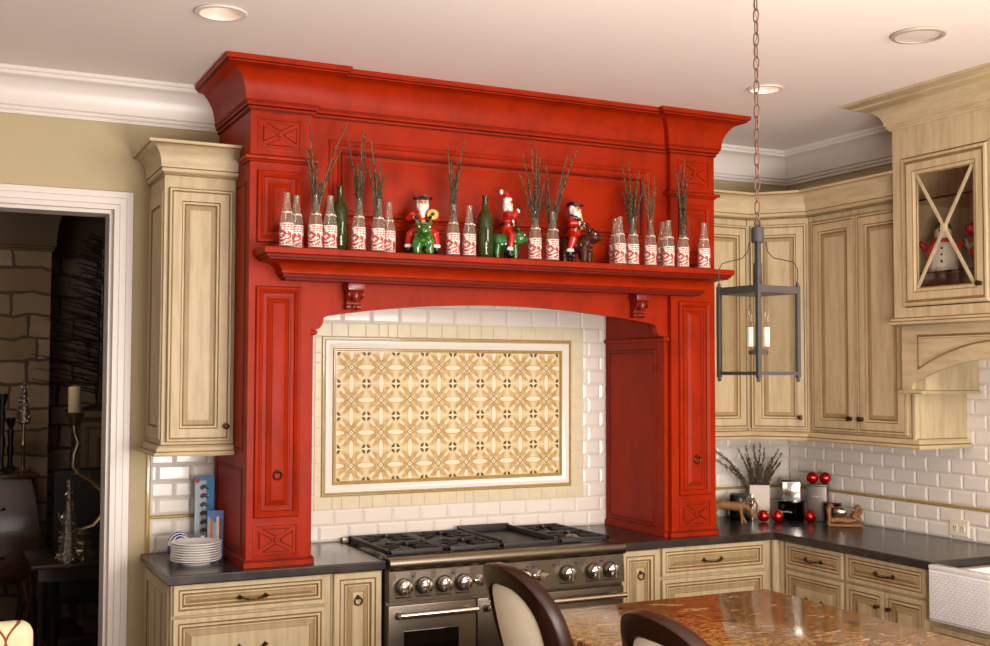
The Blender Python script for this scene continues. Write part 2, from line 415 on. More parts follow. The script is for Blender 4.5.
# ------------------------------------------------------------------ the room
def arc(c, r, a0, a1, n): return [(c[0]+r[0]*math.cos(math.radians(a0+(a1-a0)*k/n)), c[1]+r[1]*math.sin(math.radians(a0+(a1-a0)*k/n))) for k in range(n+1)]
DX0, DX1, DH = -2.85, -1.697, 2.48           # doorway to the dim room
m = MB(); m.box(-5.2, DX0, 0, .14, 0, 3.2); m.box(DX0, DX1, 0, .14, DH, 3.2); m.box(DX1, 2.4, 0, .14, 0, 3.2)
struct('wall_back', m, 'wall', smooth=0)
m = MB(); m.box(XR, XR+.14, -7.5, 0, 0, 3.2); struct('wall_right', m, 'wall', smooth=0)
m = MB(); m.box(-5.2, XR+.14, -7.5, .14, CEIL, CEIL+.1)
ceil = struct('ceiling', m, 'ceil', smooth=0)
m = MB(); m.box(-5.2, XR+.14, -7.5, 4.2, -.06, 0); struct('floor', m, 'floor', smooth=0)
# white crown round the kitchen
def crown_prof(z0, z1, p):
    h = z1-z0
    q = [(0, z0), (.013, z0), (.013, z0+.014), (.02, z0+.019), (.02, z0+.032), (.029, z0+.037), (.029, z0+.046)]
    q += [(.029+(p-.045)*(1-math.cos(t)), z0+.046+(h-.085)*math.sin(t)) for t in [PI/2*k/8 for k in range(1, 9)]]
    q += [(p-.008, z1-.034), (p-.008, z1-.02), (p, z1-.015), (p, z1), (0, z1)]
    return q
m = MB(); m.sweep([(-5.2, 0), (-1.2215, 0)], crown_prof(2.882, CEIL, .105)); struct('trim_1', m, 'white')
m = MB(); m.sweep([(1.2215, 0), (XR, 0), (XR, -1.12)], crown_prof(2.882, CEIL, .105)); struct('trim_2', m, 'white')
# doorway casing and jamb
m = MB()
pr = [(0, .0), (0, .012), (-.004, .018), (-.03, .018), (-.034, .024), (-.06, .024), (-.066, .032), (-.088, .036), (-.088, 0)]
pr = [(o+.088, d) for o, d in pr]
m.sweep([(DX1, 0), (DX1, DH), (DX0, DH), (DX0, 0)], [(p, d) for p, d in pr], fn=lambda a, b, c: (a, -c, b))
struct('trim_3', m, 'white')
m = MB(); m.box(DX1-.016, DX1, .0, .15, 0, DH); m.box(DX0, DX0+.016, 0, .15, 0, DH); m.box(DX0+.016, DX1-.016, 0, .15, DH-.016, DH); struct('trim_4', m, 'white', smooth=0)

# bevelled wall tiles in running bond with a gold liner row
def tiles(mb, fn, u0, u1, rows, excl=None, pw=.1524, ph0=None, shift=0.):
    z = rows[0]
    for k in range(len(rows)-1):
        v0, v1 = rows[k]+.0012, rows[k+1]-.0012
        x = u0-pw+((k % 2)*pw/2+shift) % pw
        while x < u1:
            a, b = max(x+.0012, u0), min(x+pw-.0012, u1); x += pw
            segs = [(a, b, v0, v1)]
            if excl:
                e0, e1, f0, f1 = excl
                if v1 > f0+.004 and v0 < f1-.004: segs = [(a, min(b, e0-.001), v0, v1), (max(a, e1+.001), b, v0, v1)]
            for (p, q, r, t) in segs:
                if q-p < .012: continue
                i = min(.011, (q-p)/3)
                pts = [(p, r, 0), (q, r, 0), (q, t, 0), (p, t, 0), (p, r, .003), (q, r, .003), (q, t, .003), (p, t, .003),
                       (p+i, r+i, .0085), (q-i, r+i, .0085), (q-i, t-i, .0085), (p+i, t-i, .0085)]
                mb.add([fn(*w) for w in pts], [(0, 1, 5, 4), (1, 2, 6, 5), (2, 3, 7, 6), (3, 0, 4, 7), (4, 5, 9, 8), (5, 6, 10, 9), (6, 7, 11, 10), (7, 4, 8, 11), (8, 9, 10, 11)], 1)
def liner(mb, fn, u0, u1, z0, z1, mi, pw=.1524):
    x = u0
    while x < u1-.01:
        b = min(x+pw-.002, u1); n = 5
        pr = [(z0, 0)]+[((z0+z1)/2-(z1-z0)/2*math.cos(t), .003+.009*math.sin(t)) for t in [PI*k/n for k in range(n+1)]]+[(z1, 0)]
        V = [fn(x, q, d) for q, d in pr]+[fn(b, q, d) for q, d in pr]; K = len(pr)
        mb.add(V, [(k, k+1, K+k+1, K+k) for k in range(K-1)]+[tuple(range(K)), tuple(reversed(range(K, 2*K)))], mi); x += pw
fb = lambda u, v, d: (u, -.004-d, v)
fr = lambda u, v, d: (XR-.004-d, -u, v)
base_rows = [CT+.001, CT+.077, CT+.153]
up_rows = [1.086+.0762*k for k in range(5)]
m = MB(); m.box(-1.535, -1.221, -.004, 0, CT, 1.40)
tiles(m, fb, -1.515, -1.221, base_rows, shift=.03); tiles(m, fb, -1.515, -1.221, up_rows, shift=.03); liner(m, fb, -1.515, -1.221, 1.0685, 1.0845, 2)
m.box(-1.535, -1.517, -.012, -.004, CT, 1.40, .003, 2)
struct('trim_5', m, ['grout', 'tile', 'gold'], smooth=25)
m = MB(); m.box(-.95, .95, -.004, 0, CT, 2.24)
tiles(m, fb, -.926, .926, [CT+.001, CT+.077, 1.067], shift=.06)
tiles(m, fb, -.926, .926, [1.067+.0769*k for k in range(13)], (-.741, .781, 1.0, 2.2), shift=.06)
tiles(m, fb, -.926, .926, [1.991, 2.080, 2.170, 2.24], shift=.02)
struct('trim_6', m, ['grout', 'tile'], smooth=25)
m = MB(); m.box(1.221, XR, -.004, 0, CT, 1.42)
tiles(m, fb, 1.221, XR, base_rows); tiles(m, fb, 1.221, XR, up_rows); liner(m, fb, 1.221, XR, 1.0685, 1.0845, 2)
struct('trim_7', m, ['grout', 'tile', 'gold'], smooth=25)
m = MB(); m.box(XR-.004, XR, -3.2, 0, CT, 2.0)
R2 = [1.086+.0762*k for k in range(13)]
tiles(m, fr, .014, 3.2, base_rows); tiles(m, fr, .014, 3.2, R2); liner(m, fr, .014, 3.2, 1.0685, 1.0845, 2)
struct('trim_8', m, ['grout', 'tile', 'gold'], smooth=25)

# ------------------------------------------------------------------ decorative tile mural over the range
t = thing('tile_mural', 'framed flower-pattern tile mural on the wall behind the range', 'tile mural', (0, 0, 1.0))
m = MB(); m.box(-.741, .781, -.006, -.004, 1.068, 1.990)
rb = random.Random(3)
def strip(u0, u1, v0, v1, horiz):
    x = u0 if horiz else v0; e = u1 if horiz else v1
    while x < e-.004:
        w = rb.choice((.05, .085, .092, .07)); b = min(x+w, e)
        if e-b < .03: b = e
        q = (x+.0012, b-.0012, v0+.001, v1-.001) if horiz else (u0+.001, u1-.001, x+.0012, b-.0012)
        m.panel((q[0], -.006, q[2]), (1, 0, 0), (0, 0, 1), (0, -1, 0), q[1]-q[0], q[3]-q[2], [(0, 0, 1), (0, .002, 1), (.003, .0035, 1)])
        m.m[-1] = 1; x = b
strip(-.741, .781, 1.921, 1.990, True); strip(-.741, .781, 1.068, 1.131, True)
strip(-.741, -.705, 1.133, 1.919, False); strip(.708, .781, 1.133, 1.919, False)
m.build('tile_border', ['grout', 'border'], t, 25)
m = MB(); W, H = 1.410, .786
for side in range(1):
    P = [(-.705, 1.132), (.706, 1.132), (.706, 1.920), (-.705, 1.920)]
    g1 = [(0, .004), (0, .010), (-.004, .014), (-.010, .014), (-.013, .008), (-.015, .008)]
    m.sweep(P, g1, fn=lambda a, b, c: (a, -c, b), closed=True, mis=[1]*5)
    g2 = [(-.015, .004), (-.015, .010), (-.020, .018), (-.034, .018), (-.046, .012), (-.056, .009), (-.056, .004)]
    m.sweep(P, g2, fn=lambda a, b, c: (a, -c, b), closed=True, mis=[0]*6)
    g3 = [(-.057, .004), (-.057, .010), (-.061, .014), (-.066, .014), (-.070, .009), (-.075, .009), (-.075, .004)]
    m.sweep(P, g3, fn=lambda a, b, c: (a, -c, b), closed=True, mis=[1]*6)
m.build('mural_frame', ['tile', 'gold'], t, 30)
m = MB(); m.box(-.6305, .6305, -.0085, -.004, 1.2, 1.85)
o = m.build('flower_tiles', 'mural', t, 0, off=(-.63, 0, 1.2)); o.location = (-.63, 0, .2)

# ------------------------------------------------------------------ hardware shapes
def pull_mb(c, U, N, ln=.125):
    """twisted bar pull with leaf ends"""
    m = MB(); c, U, N = Vector(c), Vector(U), Vector(N); Z = Vector((0, 0, 1))
    pts = []
    for k in range(15):
        s_ = k/14*2-1
        pts.append(c+U*(s_*ln*.42)+N*(.012+.016*(1-s_*s_))-Z*(.008*(1-s_*s_)))
    m.tube(pts, [.0040+.0012*math.sin(k*2.2) for k in range(15)], 8)
    for s_ in (-1, 1):
        e = c+U*(s_*ln*.43)
        V = [e+U*(s_*.016)+N*.004, e+Z*.012+N*.004, e-U*(s_*.012)+N*.004, e-Z*.012+N*.004, e+N*.016, e+U*(s_*.016), e+Z*.012, e-U*(s_*.012), e-Z*.012]
        m.add([q[:] for q in V], [(0, 1, 4), (1, 2, 4), (2, 3, 4), (3, 0, 4), (0, 5, 6, 1), (1, 6, 7, 2), (2, 7, 8, 3), (3, 8, 5, 0), (5, 8, 7, 6)])
    return m
def ring_mb(c, U, N, r=.017):
    m = MB(); c, U, N = Vector(c), Vector(U), Vector(N); Z = Vector((0, 0, 1))
    m.tube([c-Z*(r*.9)+U*(r*math.cos(2*PI*k/16))+Z*(r*math.sin(2*PI*k/16))+N*.009 for k in range(16)], .0034, 6, closed=True)
    m.ball((c+N*.006)[:], .008, 1); m.tube([c-N*.002, c+N*.004], [.011, .009], 10)
    return m
def knob_mb(c, N, r=.014):
    m = MB(); c, N = Vector(c), Vector(N)
    m.tube([c, c+N*.004, c+N*.012, c+N*.018, c+N*.026, c+N*.030], [r*.8, r*.5, r*.42, r, r*.95, r*.3], 12)
    return m
X, Y, Z = (1, 0, 0), (0, 1, 0), (0, 0, 1)
FL = lambda f: [(0, .018, 0), (.003, .020, 1), (.011, .020, 0), (.014, .0165, 1), (.017, .0165, 1), (.019, .018, 0), (f, .018, 0), (f+.004, .012, 1), (f+.012, .010, 0), (f+.016, .006, 1), (f+.020, .006, 1), (f+.038, .006, 2)]
RS = lambda f: [(0, .018, 0), (.003, .020, 0), (f*.55, .020, 0), (f*.55+.004, .0165, 1), (f*.55+.007, .0165, 1), (f, .018, 0), (f+.004, .011, 1), (f+.009, .011, 1), (f+.014, .012, 0), (f+.016, .009, 1), (f+.038, .017, 2), (f+.040, .0165, 1), (f+.042, .0175, 0)]
def front(name, parent, O, U, N, w, h, style=RS, f=.034, hw=None, mats=None):
    m = MB(); m.panel(O, U, Z, N, w, h, style(f), back=.001)
    o = m.build(name, mats or ['cream', 'glaze', 'creamshade'], parent, 20)
    return o

# ------------------------------------------------------------------ base cabinets
CAR = M['cream']
def carcass(x0, x1, y0, y1, z0=.10, z1=.873, toe=True, front_axis='y'):
    m = MB(); m.box(x0, x1, y0, y1, z0, z1, .002)
    if toe:
        if front_axis == 'y': m.box(x0+.002, x1-.002, y0+.06, y1, 0, z0)
        else: m.box(x0+.06, x1, y0+.002, y1-.002, 0, z0)
    return m
NY = (0, -1, 0); NX = (-1, 0, 0); UY = (0, -1, 0)
t = thing('base_cabinet', 'cream base cabinet under the left worktop, with a deep drawer below the top drawer', 'cabinet', (-1.19, -.31, 0), 'cream base cabinets')
cb = carcass(-1.531, -.852, -.625, -.002)
cb.panel((-1.531, -.03, .12), UY, Z, NX, .56, .74, [(0, 0, 0), (0, .007, 0), (.05, .007, 0), (.053, .002, 1), (.058, .001, 1)]); cb.build('carcass', ['cream', 'glaze'], t, 20)
for k in range(3):
    q = MB(); q.panel((-1.532, -.11-.15*k, .18), UY, Z, NX, .012, .62, [(0, 0, 1), (.003, .001, 1)]); q.build('side_bead', ['glaze', 'glaze'], t, 0)
d = front('drawer', t, (-1.523, -.625, .746), X, NY, .645, .124)
pull_mb((-1.198, -.645, .803), X, NY).build('drawer_pull', 'bronze', d)
d = front('drawer', t, (-1.523, -.625, .43), X, NY, .645, .303); pull_mb((-1.198, -.645, .60), X, NY).build('drawer_pull', 'bronze', d)
d = front('drawer', t, (-1.523, -.625, .115), X, NY, .645, .303); pull_mb((-1.198, -.645, .285), X, NY).build('drawer_pull', 'bronze', d)

def narrow(x0, x1, label):
    t = thing('pull_out_cabinet', label, 'cabinet', ((x0+x1)/2, -.31, 0), 'cream base cabinets')
    carcass(x0, x1, -.625, -.002).build('carcass', ['cream'], t, 20)
    d = front('door', t, (x0+.008, -.625, .115), X, NY, x1-x0-.016, .752, RS, .045)
    ring_mb(((x0+x1)/2, -.643, .76), X, NY).build('ring_pull', 'bronze', d)
narrow(-.850, -.616, 'narrow cream pull-out cabinet with a ring pull left of the range')
narrow(.617, .850, 'narrow cream pull-out cabinet with a ring pull right of the range')
t = thing('base_cabinet', 'cream base cabinet right of the range, running into the corner', 'cabinet', (1.2, -.31, 0), 'cream base cabinets')
cb = carcass(.852, 1.594, -.625, -.002); cb.box(1.575, 1.70, -.7015, -.625, .10, .873); cb.build('carcass', ['cream', 'glaze'], t, 20)
d = front('drawer', t, (.864, -.625, .728), X, NY, .646, .142); pull_mb((1.170, -.645, .797), X, NY).build('drawer_pull', 'bronze', d)
for z0 in (.42, .115):
    d = front('drawer', t, (.864, -.625, z0), X, NY, .646, .293); pull_mb((1.170, -.645, z0+.16), X, NY).build('drawer_pull', 'bronze', d)
m = MB(); m.tube([(1.572, -.650, .10), (1.572, -.650, .873)], .022, 16); m.build('corner_post', 'cream', t, 30)
XF = 1.594
t = thing('base_cabinet', 'cream base cabinet beside the corner on the right wall, with a single drawer width', 'cabinet', (1.9, -.93, 0), 'cream base cabinets')
carcass(XF, XR-.002, -1.149, -.702, front_axis='x').build('carcass', ['cream'], t, 20)
d = front('drawer', t, (XF, -.722, .740), UY, NX, .417, .130); pull_mb((XF-.02, -.935, .803), UY, NX).build('drawer_pull', 'bronze', d)
d = front('drawer', t, (XF, -.722, .43), UY, NX, .417, .296); pull_mb((XF-.02, -.935, .60), UY, NX).build('drawer_pull', 'bronze', d)
d = front('drawer', t, (XF, -.722, .115), UY, NX, .417, .3); pull_mb((XF-.02, -.935, .28), UY, NX).build('drawer_pull', 'bronze', d)
t = thing('base_cabinet', 'cream base cabinet beside the white sink, one wide drawer above two small doors', 'cabinet', (1.9, -1.43, 0), 'cream base cabinets')
carcass(XF, XR-.002, -1.688, -1.151, front_axis='x').build('carcass', ['cream'], t, 20)
d = front('drawer', t, (XF, -1.160, .740), UY, NX, .500, .132); pull_mb((XF-.02, -1.415, .806), UY, NX).build('drawer_pull', 'bronze', d)
for k, (yy, ky) in enumerate(((-1.160, -1.375), (-1.412, -1.450))):
    d = front('door', t, (XF, yy, .115), UY, NX, .248, .612, RS, .04); knob_mb((XF-.019, ky, .655), NX, .011).build('door_knob', 'bronze', d)
t = thing('sink_cabinet', 'cream cabinet under the white apron sink', 'cabinet', (1.9, -2.15, 0), 'cream base cabinets')
carcass(XF, XR-.002, -2.62, -1.690, .10, .655, front_axis='x').build('carcass', ['cream'], t, 20)
for k, (yy, ky) in enumerate(((-1.70, -2.11), (-2.16, -2.20))):
    d = front('door', t, (XF, yy, .115), UY, NX, .45, .515, RS, .045); knob_mb((XF-.019, ky, .58), NX, .011).build('door_knob', 'bronze', d)
# apron sink
t = thing('apron_sink', 'white apron-front sink with a basketweave front, at the right edge', 'sink', (1.75, -2.15, .655))
m = MB(); x0, x1, y0, y1 = 1.53, 2.06, -2.58, -1.72
m.box(x0+.03, x1, y0, y1, .656, .70); m.box(x0+.004, x0+.045, y0, y1, .66, .898, .008); m.box(x1-.035, x1, y0, y1, .66, .873, .008); m.box(x0, x1, y0, y0+.035, .66, .898, .008); m.box(x0+.01, x1, y1-.035, y1, .66, .873, .008)
m.box(x0, x0+.05, y0, y1, .885, .905, .006); m.build('basin', 'sink', t, 30)
m = MB(); m.panel((x0+.004, y1, .668), UY, Z, NX, y1-y0, .215, [(0, 0, 0), (.006, .004, 0), (.012, .0045, 0)]); m.build('woven_apron', 'weave', t, 20)

# ------------------------------------------------------------------ worktops
def slab(mb, poly, z0=.874, z1=CT, e=.006):
    n = len(poly); P = [Vector(p) for p in poly]
    def off(d):
        R = []
        for i in range(n):
            a = (P[i]-P[i-1]).normalized(); b = (P[(i+1) % n]-P[i]).normalized()
            na, nb = Vector((-a.y, a.x)), Vector((-b.y, b.x)); mm = (na+nb)/(1+na.dot(nb)); R.append(P[i]+mm*d)
        return R
    L = [(e, z0), (0, z0+e), (0, z1-e), (e*.3, z1-e*.3), (e, z1)]
    V = []
    for d, z in L: V += [(q.x, q.y, z) for q in off(d)]
    F = [(i*n+k, i*n+(k+1) % n, (i+1)*n+(k+1) % n, (i+1)*n+k) for i in range(len(L)-1) for k in range(n)]
    F += [tuple(reversed(range(n))), tuple((len(L)-1)*n+k for k in range(n))]
    mb.add(V, F)
m = MB(); slab(m, [(-1.552, -.668), (-.612, -.668), (-.612, -.002), (-1.552, -.002)])
single('worktop', m, 'stone', 'dark stone worktop left of the range, under the plates', 'worktop', (-1.1, -.33, .874), smooth=20)
m = MB(); slab(m, [(.612, -.668), (1.549, -.668), (1.549, -1.716), (2.062, -1.716), (2.062, -2.62), (XR-.002, -2.62), (XR-.002, -.002), (.612, -.002)])
single('worktop', m, 'stone', 'dark stone L-shaped worktop running from the range round the corner to the sink', 'worktop', (1.5, -.6, .874), smooth=20)
# wall outlet
t = thing('wall_outlet', 'ivory double wall outlet on the tiled right wall above the sink end', 'outlet', (XR-.013, -1.285, .93))
m = MB(); m.panel((XR-.0128, -1.225, .931), UY, Z, NX, .122, .085, [(0, 0, 0), (0, .003, 0), (.006, .006, 0)], back=.001); m.build('cover_plate', 'plastic', t, 20)
for yy in (-1.264, -1.310):
    m = MB(); m.panel((XR-.0188, yy+.015, .957), UY, Z, NX, .030, .034, [(0, 0, 0), (.002, .002, 0)], back=.001); o = m.build('socket', 'plastic', t, 20)
    m = MB()
    for k in (-.006, .006): m.box(XR-.0215, XR-.0205, yy+k-.0015, yy+k+.0015, .970, .981)
    m.box(XR-.0215, XR-.0205, yy-.002, yy+.002, .961, .965); m.build('slots', 'black', o, 0)

# ------------------------------------------------------------------ red range hood surround
t = thing('range_hood', 'tall red glazed range hood surround with mantel shelf and carved pillars', 'range hood', (0, -.3, CT))
PX0, PX1, PY = 1.221, .948, -.606
ZT = 2.905
def rosette(O, U, N, w, h):
    m = MB(); m.panel(O, U, Z, N, w, h, [(0, 0, 0), (0, .003, 1), (.004, .004, 0), (.010, .004, 0), (.013, -.003, 1), (.017, -.003, 1), (.019, .001, 0)])
    O, U_, N_ = Vector(O), Vector(U), Vector(N)
    f = lambda a, b, d: (O+U_*a+Vector(Z)*b+N_*d)[:]
    cx, cy = w/2, h/2; i = .024; g = .012; r = .018
    L = [[(i+g, i), (w-i-g, i), (cx+.35*r, cy-r), (cx-.35*r, cy-r)], [(w-i, i+g), (w-i, h-i-g), (cx+r, cy+.35*r), (cx+r, cy-.35*r)],
         [(w-i-g, h-i), (i+g, h-i), (cx-.35*r, cy+r), (cx+.35*r, cy+r)], [(i, h-i-g), (i, i+g), (cx-r, cy-.35*r), (cx-r, cy+.35*r)]]
    for q in L:
        c = (sum(p[0] for p in q)/4, sum(p[1] for p in q)/4); s = [(c[0]+(p[0]-c[0])*.86, c[1]+(p[1]-c[1])*.86) for p in q]
        V = [f(a, b, .0012) for a, b in q]+[f(a, b, .0055) for a, b in s]
        m.add(V, [(k, (k+1) % 4, 4+(k+1) % 4, 4+k) for k in range(4)]+[(4, 5, 6, 7)], [1, 1, 1, 1, 0])
    ring = [(cx+r*.62*math.cos(2*PI*k/14), cy+r*.62*math.sin(2*PI*k/14)) for k in range(14)]
    V = [f(a, b, .0012) for a, b in ring]+[f(cx+(a-cx)*.8, cy+(b-cy)*.8, .007) for a, b in ring]
    m.add(V, [(k, (k+1) % 14, 14+(k+1) % 14, 14+k) for k in range(14)]+[tuple(range(14, 28))], [1]*14+[0])
    return m
RP = [(0, .0, 0), (0, .006, 1), (.004, .013, 0), (.012, .015, 0), (.026, .006, 0), (.028, .001, 1), (.031, .001, 0), (.033, .004, 0), (.043, .004, 0), (.044, .001, 1), (.049, .001, 0), (.051, .003, 0), (.054, .002, 1), (.072, .012, 0), (.073, .0135, 1), (.075, .014, 0)]
GR = [(0, 0, 0), (.002, .004, 1), (.008, .005, 0), (.012, .001, 1), (.018, .0006, 1)]
for s in (-1, 1):
    m = MB()
    a, b = sorted((s*PX0, s*PX1))
    m.box(a, b, PY, -.005, CT+.03, ZT)
    c, d_ = sorted((s*.950, s*.926)); m.box(c, d_, -.575, -.0125, CT+.03, 2.26)
    # plinth, collar, capital line
    path = [(-PX0, -.005), (-PX0, PY), (-PX1, PY), (-PX1, -.575), (-.926, -.575), (-.926, -.0125)]
    upper = [(-PX0, -.475), (-PX0, PY), (-PX1, PY), (-PX1, -.545)]
    if s > 0: path = [(-q[0], q[1]) for q in reversed(path)]; upper = [(-q[0], q[1]) for q in reversed(upper)]
    m.sweep(path, [(0, CT+.001), (.011, CT+.001), (.011, CT+.022), (.006, CT+.030), (0, CT+.034)], mis=[0, 0, 1, 0])
    m.sweep(upper, [(0, 2.648), (.006, 2.650), (.010, 2.656), (.022, 2.660), (.024, 2.668), (.020, 2.674), (.004, 2.678), (0, 2.682)], mis=[1, 0, 0, 0, 0, 1, 0])
    # side panels of the pillar
    if s < 0:
        m.panel((-PX0, -.06, .965), UY, Z, NX, .47, .365, GR); m.panel((-PX0, -.06, 1.40), UY, Z, NX, .48, 1.17, GR)
        mm = MB(); mm.box(-.926, -.9255, -.57, -.013, .95, 1.9)
    else:
        m.panel((PX0, -PX0*0-.54, .965), Y, Z, X, .47, .365, GR); m.panel((PX0, -.54, 1.40), Y, Z, X, .48, 1.17, GR)
    m.panel((s*.926, -.035 if s > 0 else -.50, .955), UY if s > 0 else Y, Z, (-s, 0, 0), .465, .912, [(0, .0, 0), (.004, .005, 1), (.012, .006, 0), (.016, .001, 1), (.022, .0006, 1)])
    m.build('pillar', ['red', 'redglaze'], t, 20)
    m = MB()
    rp = [(-.9255, -.0125), (-.9255, -.580), (-.952, -.580)] if s > 0 else [(.952, -.580), (.9255, -.580), (.9255, -.0125)]
    rp = [(-q[0], q[1]) for q in rp]
    if s > 0: rp = [(.952, -.578), (.926, -.578), (.926, -.0125)][::-1]; rp = rp[::-1]
    else: rp = [(-.926, -.0125), (-.926, -.578), (-.952, -.578)]
    pf = [(0, 1.905), (-.0, 1.905), (.010, 1.907), (.015, 1.914), (.015, 1.921), (.010, 1.928), (0, 1.930)]
    if s > 0: m.sweep(rp[::-1], pf) if False else m.sweep([(.926, -.0125), (.926, -.578), (.952, -.578)], [(-o if False else o, z) for o, z in pf])
    else: m.sweep([(-.952, -.578), (-.926, -.578), (-.926, -.0125)], pf)
    m.build('impost_moulding', 'red', t, 40)
    x0 = s*1.092-.099
    rosette((x0, PY, .952), X, NY, .198, .147).build('carved_square', ['red', 'redglaze'], t, 20)
    rosette((x0, PY, 2.699), X, NY, .198, .145).build('carved_square', ['red', 'redglaze'], t, 20)
    m = MB(); m.panel((x0, PY, 2.300), X, Z, NY, .198, .312, RP); m.build('raised_panel', ['red', 'redglaze'], t, 20)
    m = MB(); m.panel((x0, PY, 1.122), X, Z, NY, .198, .990, RP); dr = m.build('pull_out_door', ['red', 'redglaze'], t, 20)
    ring_mb((s*1.092, PY-.014, 1.318), X, NY, .018).build('ring_pull', 'bronze', dr)
# centre frieze panel
m = MB(); m.box(-PX1, PX1, -.57, -.005, 2.26, ZT)
m.panel((-.86, -.57, 2.385), X, Z, NY, 1.71, .395, [(0, .001, 0), (0, .003, 1), (.004, .007, 0), (.010, .008, 0), (.020, .003, 0), (.024, -.003, 1), (.034, -.003, 0), (.040, -.0025, 0), (.044, .006, 0), (.052, .009, 0), (.062, .004, 1), (.066, -.004, 1), (.075, -.004, 0), (.084, .002, 0), (.088, .003, 0)])
m.build('frieze_panel', ['red', 'redglaze'], t, 20)
# big crown, breaking forward over the pillars
cp = [(0, ZT-.035), (.006, ZT-.035), (.010, ZT-.028), (.010, ZT-.020), (.020, ZT-.014), (.020, ZT-.006), (.026, ZT), (.026, ZT+.006)]
cp += [(.028+.092*(1-math.cos(q)), ZT+.008+.128*math.sin(q)) for q in [PI/2*k/10 for k in range(11)]]
cp += [(.124, ZT+.138), (.124, ZT+.144), (.133, ZT+.147), (.138, ZT+.155), (.138, CEIL-.001), (0, CEIL-.001)]
cm = [0, 1, 0, 1, 0, 0, 1]+[0]*11+[1, 0, 1, 0, 0, 0]
m = MB(); m.sweep([(-PX0, -.005), (-PX0, PY), (-PX1, PY), (-PX1, -.57), (PX1, -.57), (PX1, PY), (PX0, PY), (PX0, -.005)], cp, mis=cm[:len(cp)-1])
m.build('crown', ['red', 'redglaze'], t, 28)
# mantel shelf with returned ends
m = MB(); sp = [(0, 2.138), (.008, 2.138), (.010, 2.146), (.020, 2.150), (.022, 2.160), (.030, 2.166)]
sp += [(.030+.078*(1-math.cos(q)), 2.166+.050*math.sin(q)) for q in [PI/2*k/8 for k in range(1, 9)]]
sp += [(.108, 2.222), (.118, 2.226), (.118, 2.234), (.130, 2.240), (.130, 2.260), (.127, 2.265), (0, 2.265)]
m.sweep([(-1.073, PY+.001), (-1.073, -.668), (1.073, -.668), (1.073, PY+.001)], sp, mis=[0, 1, 0, 1, 0]+[0]*8+[1, 0, 1, 0, 0, 0])
m.box(-1.073, 1.073, -.668, PY+.001, 2.138, 2.2645); m.box(-PX1, PX1, PY, -.571, 2.20, 2.2645)
m.build('mantel_shelf', ['red', 'redglaze'], t, 28)
# arched beam
m = MB(); A = [(.926, 2.20), (-.926, 2.20), (-.926, 1.931), (-.912, 1.931)]
A += [(-.912+.034*math.sin(q), 1.931+.052*(1-math.cos(q))) for q in [PI/2*k/5 for k in range(1, 6)]]
xs = [-.86+1.72*k/24 for k in range(25)]
A += [(x, 2.062-.070*(x/.86)**2) for x in xs]
A += [(-a, b) for a, b in A[8:3:-1]]+[(.912, 1.931), (.926, 1.931)]
m.prism(A, lambda a, b, d: (a, d, b), -.575, -.535)
m.build('arch_beam', ['red', 'redglaze'], t, 25)
m = MB(); m.box(-.925, .925, -.534, -.013, 2.14, 2.20); m.build('hood_liner', 'steel', t, 0)
for s in (-1, 1):
    m = MB(); cx = .752*s; w = .040
    m.box(cx-w, cx+w, -.655, -.575, 2.105, 2.1375, .004)
    pf = [(-.575, 2.105), (-.640, 2.105), (-.648, 2.092), (-.640, 2.078), (-.622, 2.070), (-.612, 2.058), (-.610, 2.045), (-.616, 2.034), (-.610, 2.024), (-.590, 2.022), (-.575, 2.026)]
    m.prism(pf, lambda a, b, d: (d, a, b), cx-w*.8, cx+w*.8)
    for k in (-1, 1): m.tube([(cx+k*w*.82-.003, -.625, 2.088), (cx+k*w*.82+.003, -.625, 2.088)], .021, 14); m.tube([(cx+k*w*.6-.010, -.603, 2.033), (cx+k*w*.6+.010, -.603, 2.033)], .014, 12)
    m.ball((cx, -.634, 2.082), (.020, .022, .030), 2); m.ball((cx, -.612, 2.034), (.012, .014, .012), 2)
    m.build('corbel', ['reddeep'], t, 35)

# ------------------------------------------------------------------ wall cabinets
def cab_crown(mb, path, z0, z1, p):
    h = z1-z0
    pr = [(0, z0), (.008, z0), (.010, z0+.008), (.018, z0+.012), (.018, z0+.026), (.022, z0+.030)]
    pr += [(.022+(p-.032)*(1-math.cos(q)), z0+.030+(h-.046)*math.sin(q)) for q in [PI/2*k/7 for k in range(8)]]
    pr += [(p-.004, z1-.013), (p, z1-.010), (p, z1), (0, z1)]
    mb.sweep(path, pr, mis=[0, 1, 0, 0, 1]+[0]*8+[1, 0, 0, 0])
t = thing('wall_cabinet', 'tall narrow cream wall cabinet left of the red hood, one door', 'cabinet', (-1.38, -.19, 1.38), 'cream wall cabinets')
m = MB(); m.box(-1.534, -1.223, -.363, -.002, 1.385, 2.70)
m.panel((-1.534, -.02, 1.45), UY, Z, NX, .325, 1.08, [(0, 0, 0), (0, .007, 0), (.05, .007, 0), (.053, .003, 1), (.060, .001, 1)]); m.build('carcass', ['cream', 'glaze'], t, 20)
d = front('door', t, (-1.516, -.363, 1.440), X, NY, .276, 1.105, FL, .055)
knob_mb((-1.262, -.381, 1.505), NY, .014).build('door_knob', 'bronze', d)
m = MB(); cab_crown(m, [(-1.534, -.002), (-1.534, -.383), (-1.2225, -.383)], 2.600, 2.738, .085); m.box(-1.534, -1.2225, -.383, -.002, 2.600, 2.737); m.build('crown', ['creamh', 'glaze'], t, 28)
m = MB(); m.sweep([(-1.534, -.002), (-1.534, -.363), (-1.223, -.363)], [(0, 1.378), (.030, 1.378), (.034, 1.386), (.030, 1.396), (.022, 1.400), (.020, 1.414), (.008, 1.424), (0, 1.428)], mis=[0, 0, 0, 1, 0, 0, 1])
m.build('base_moulding', ['creamh', 'glaze'], t, 28)

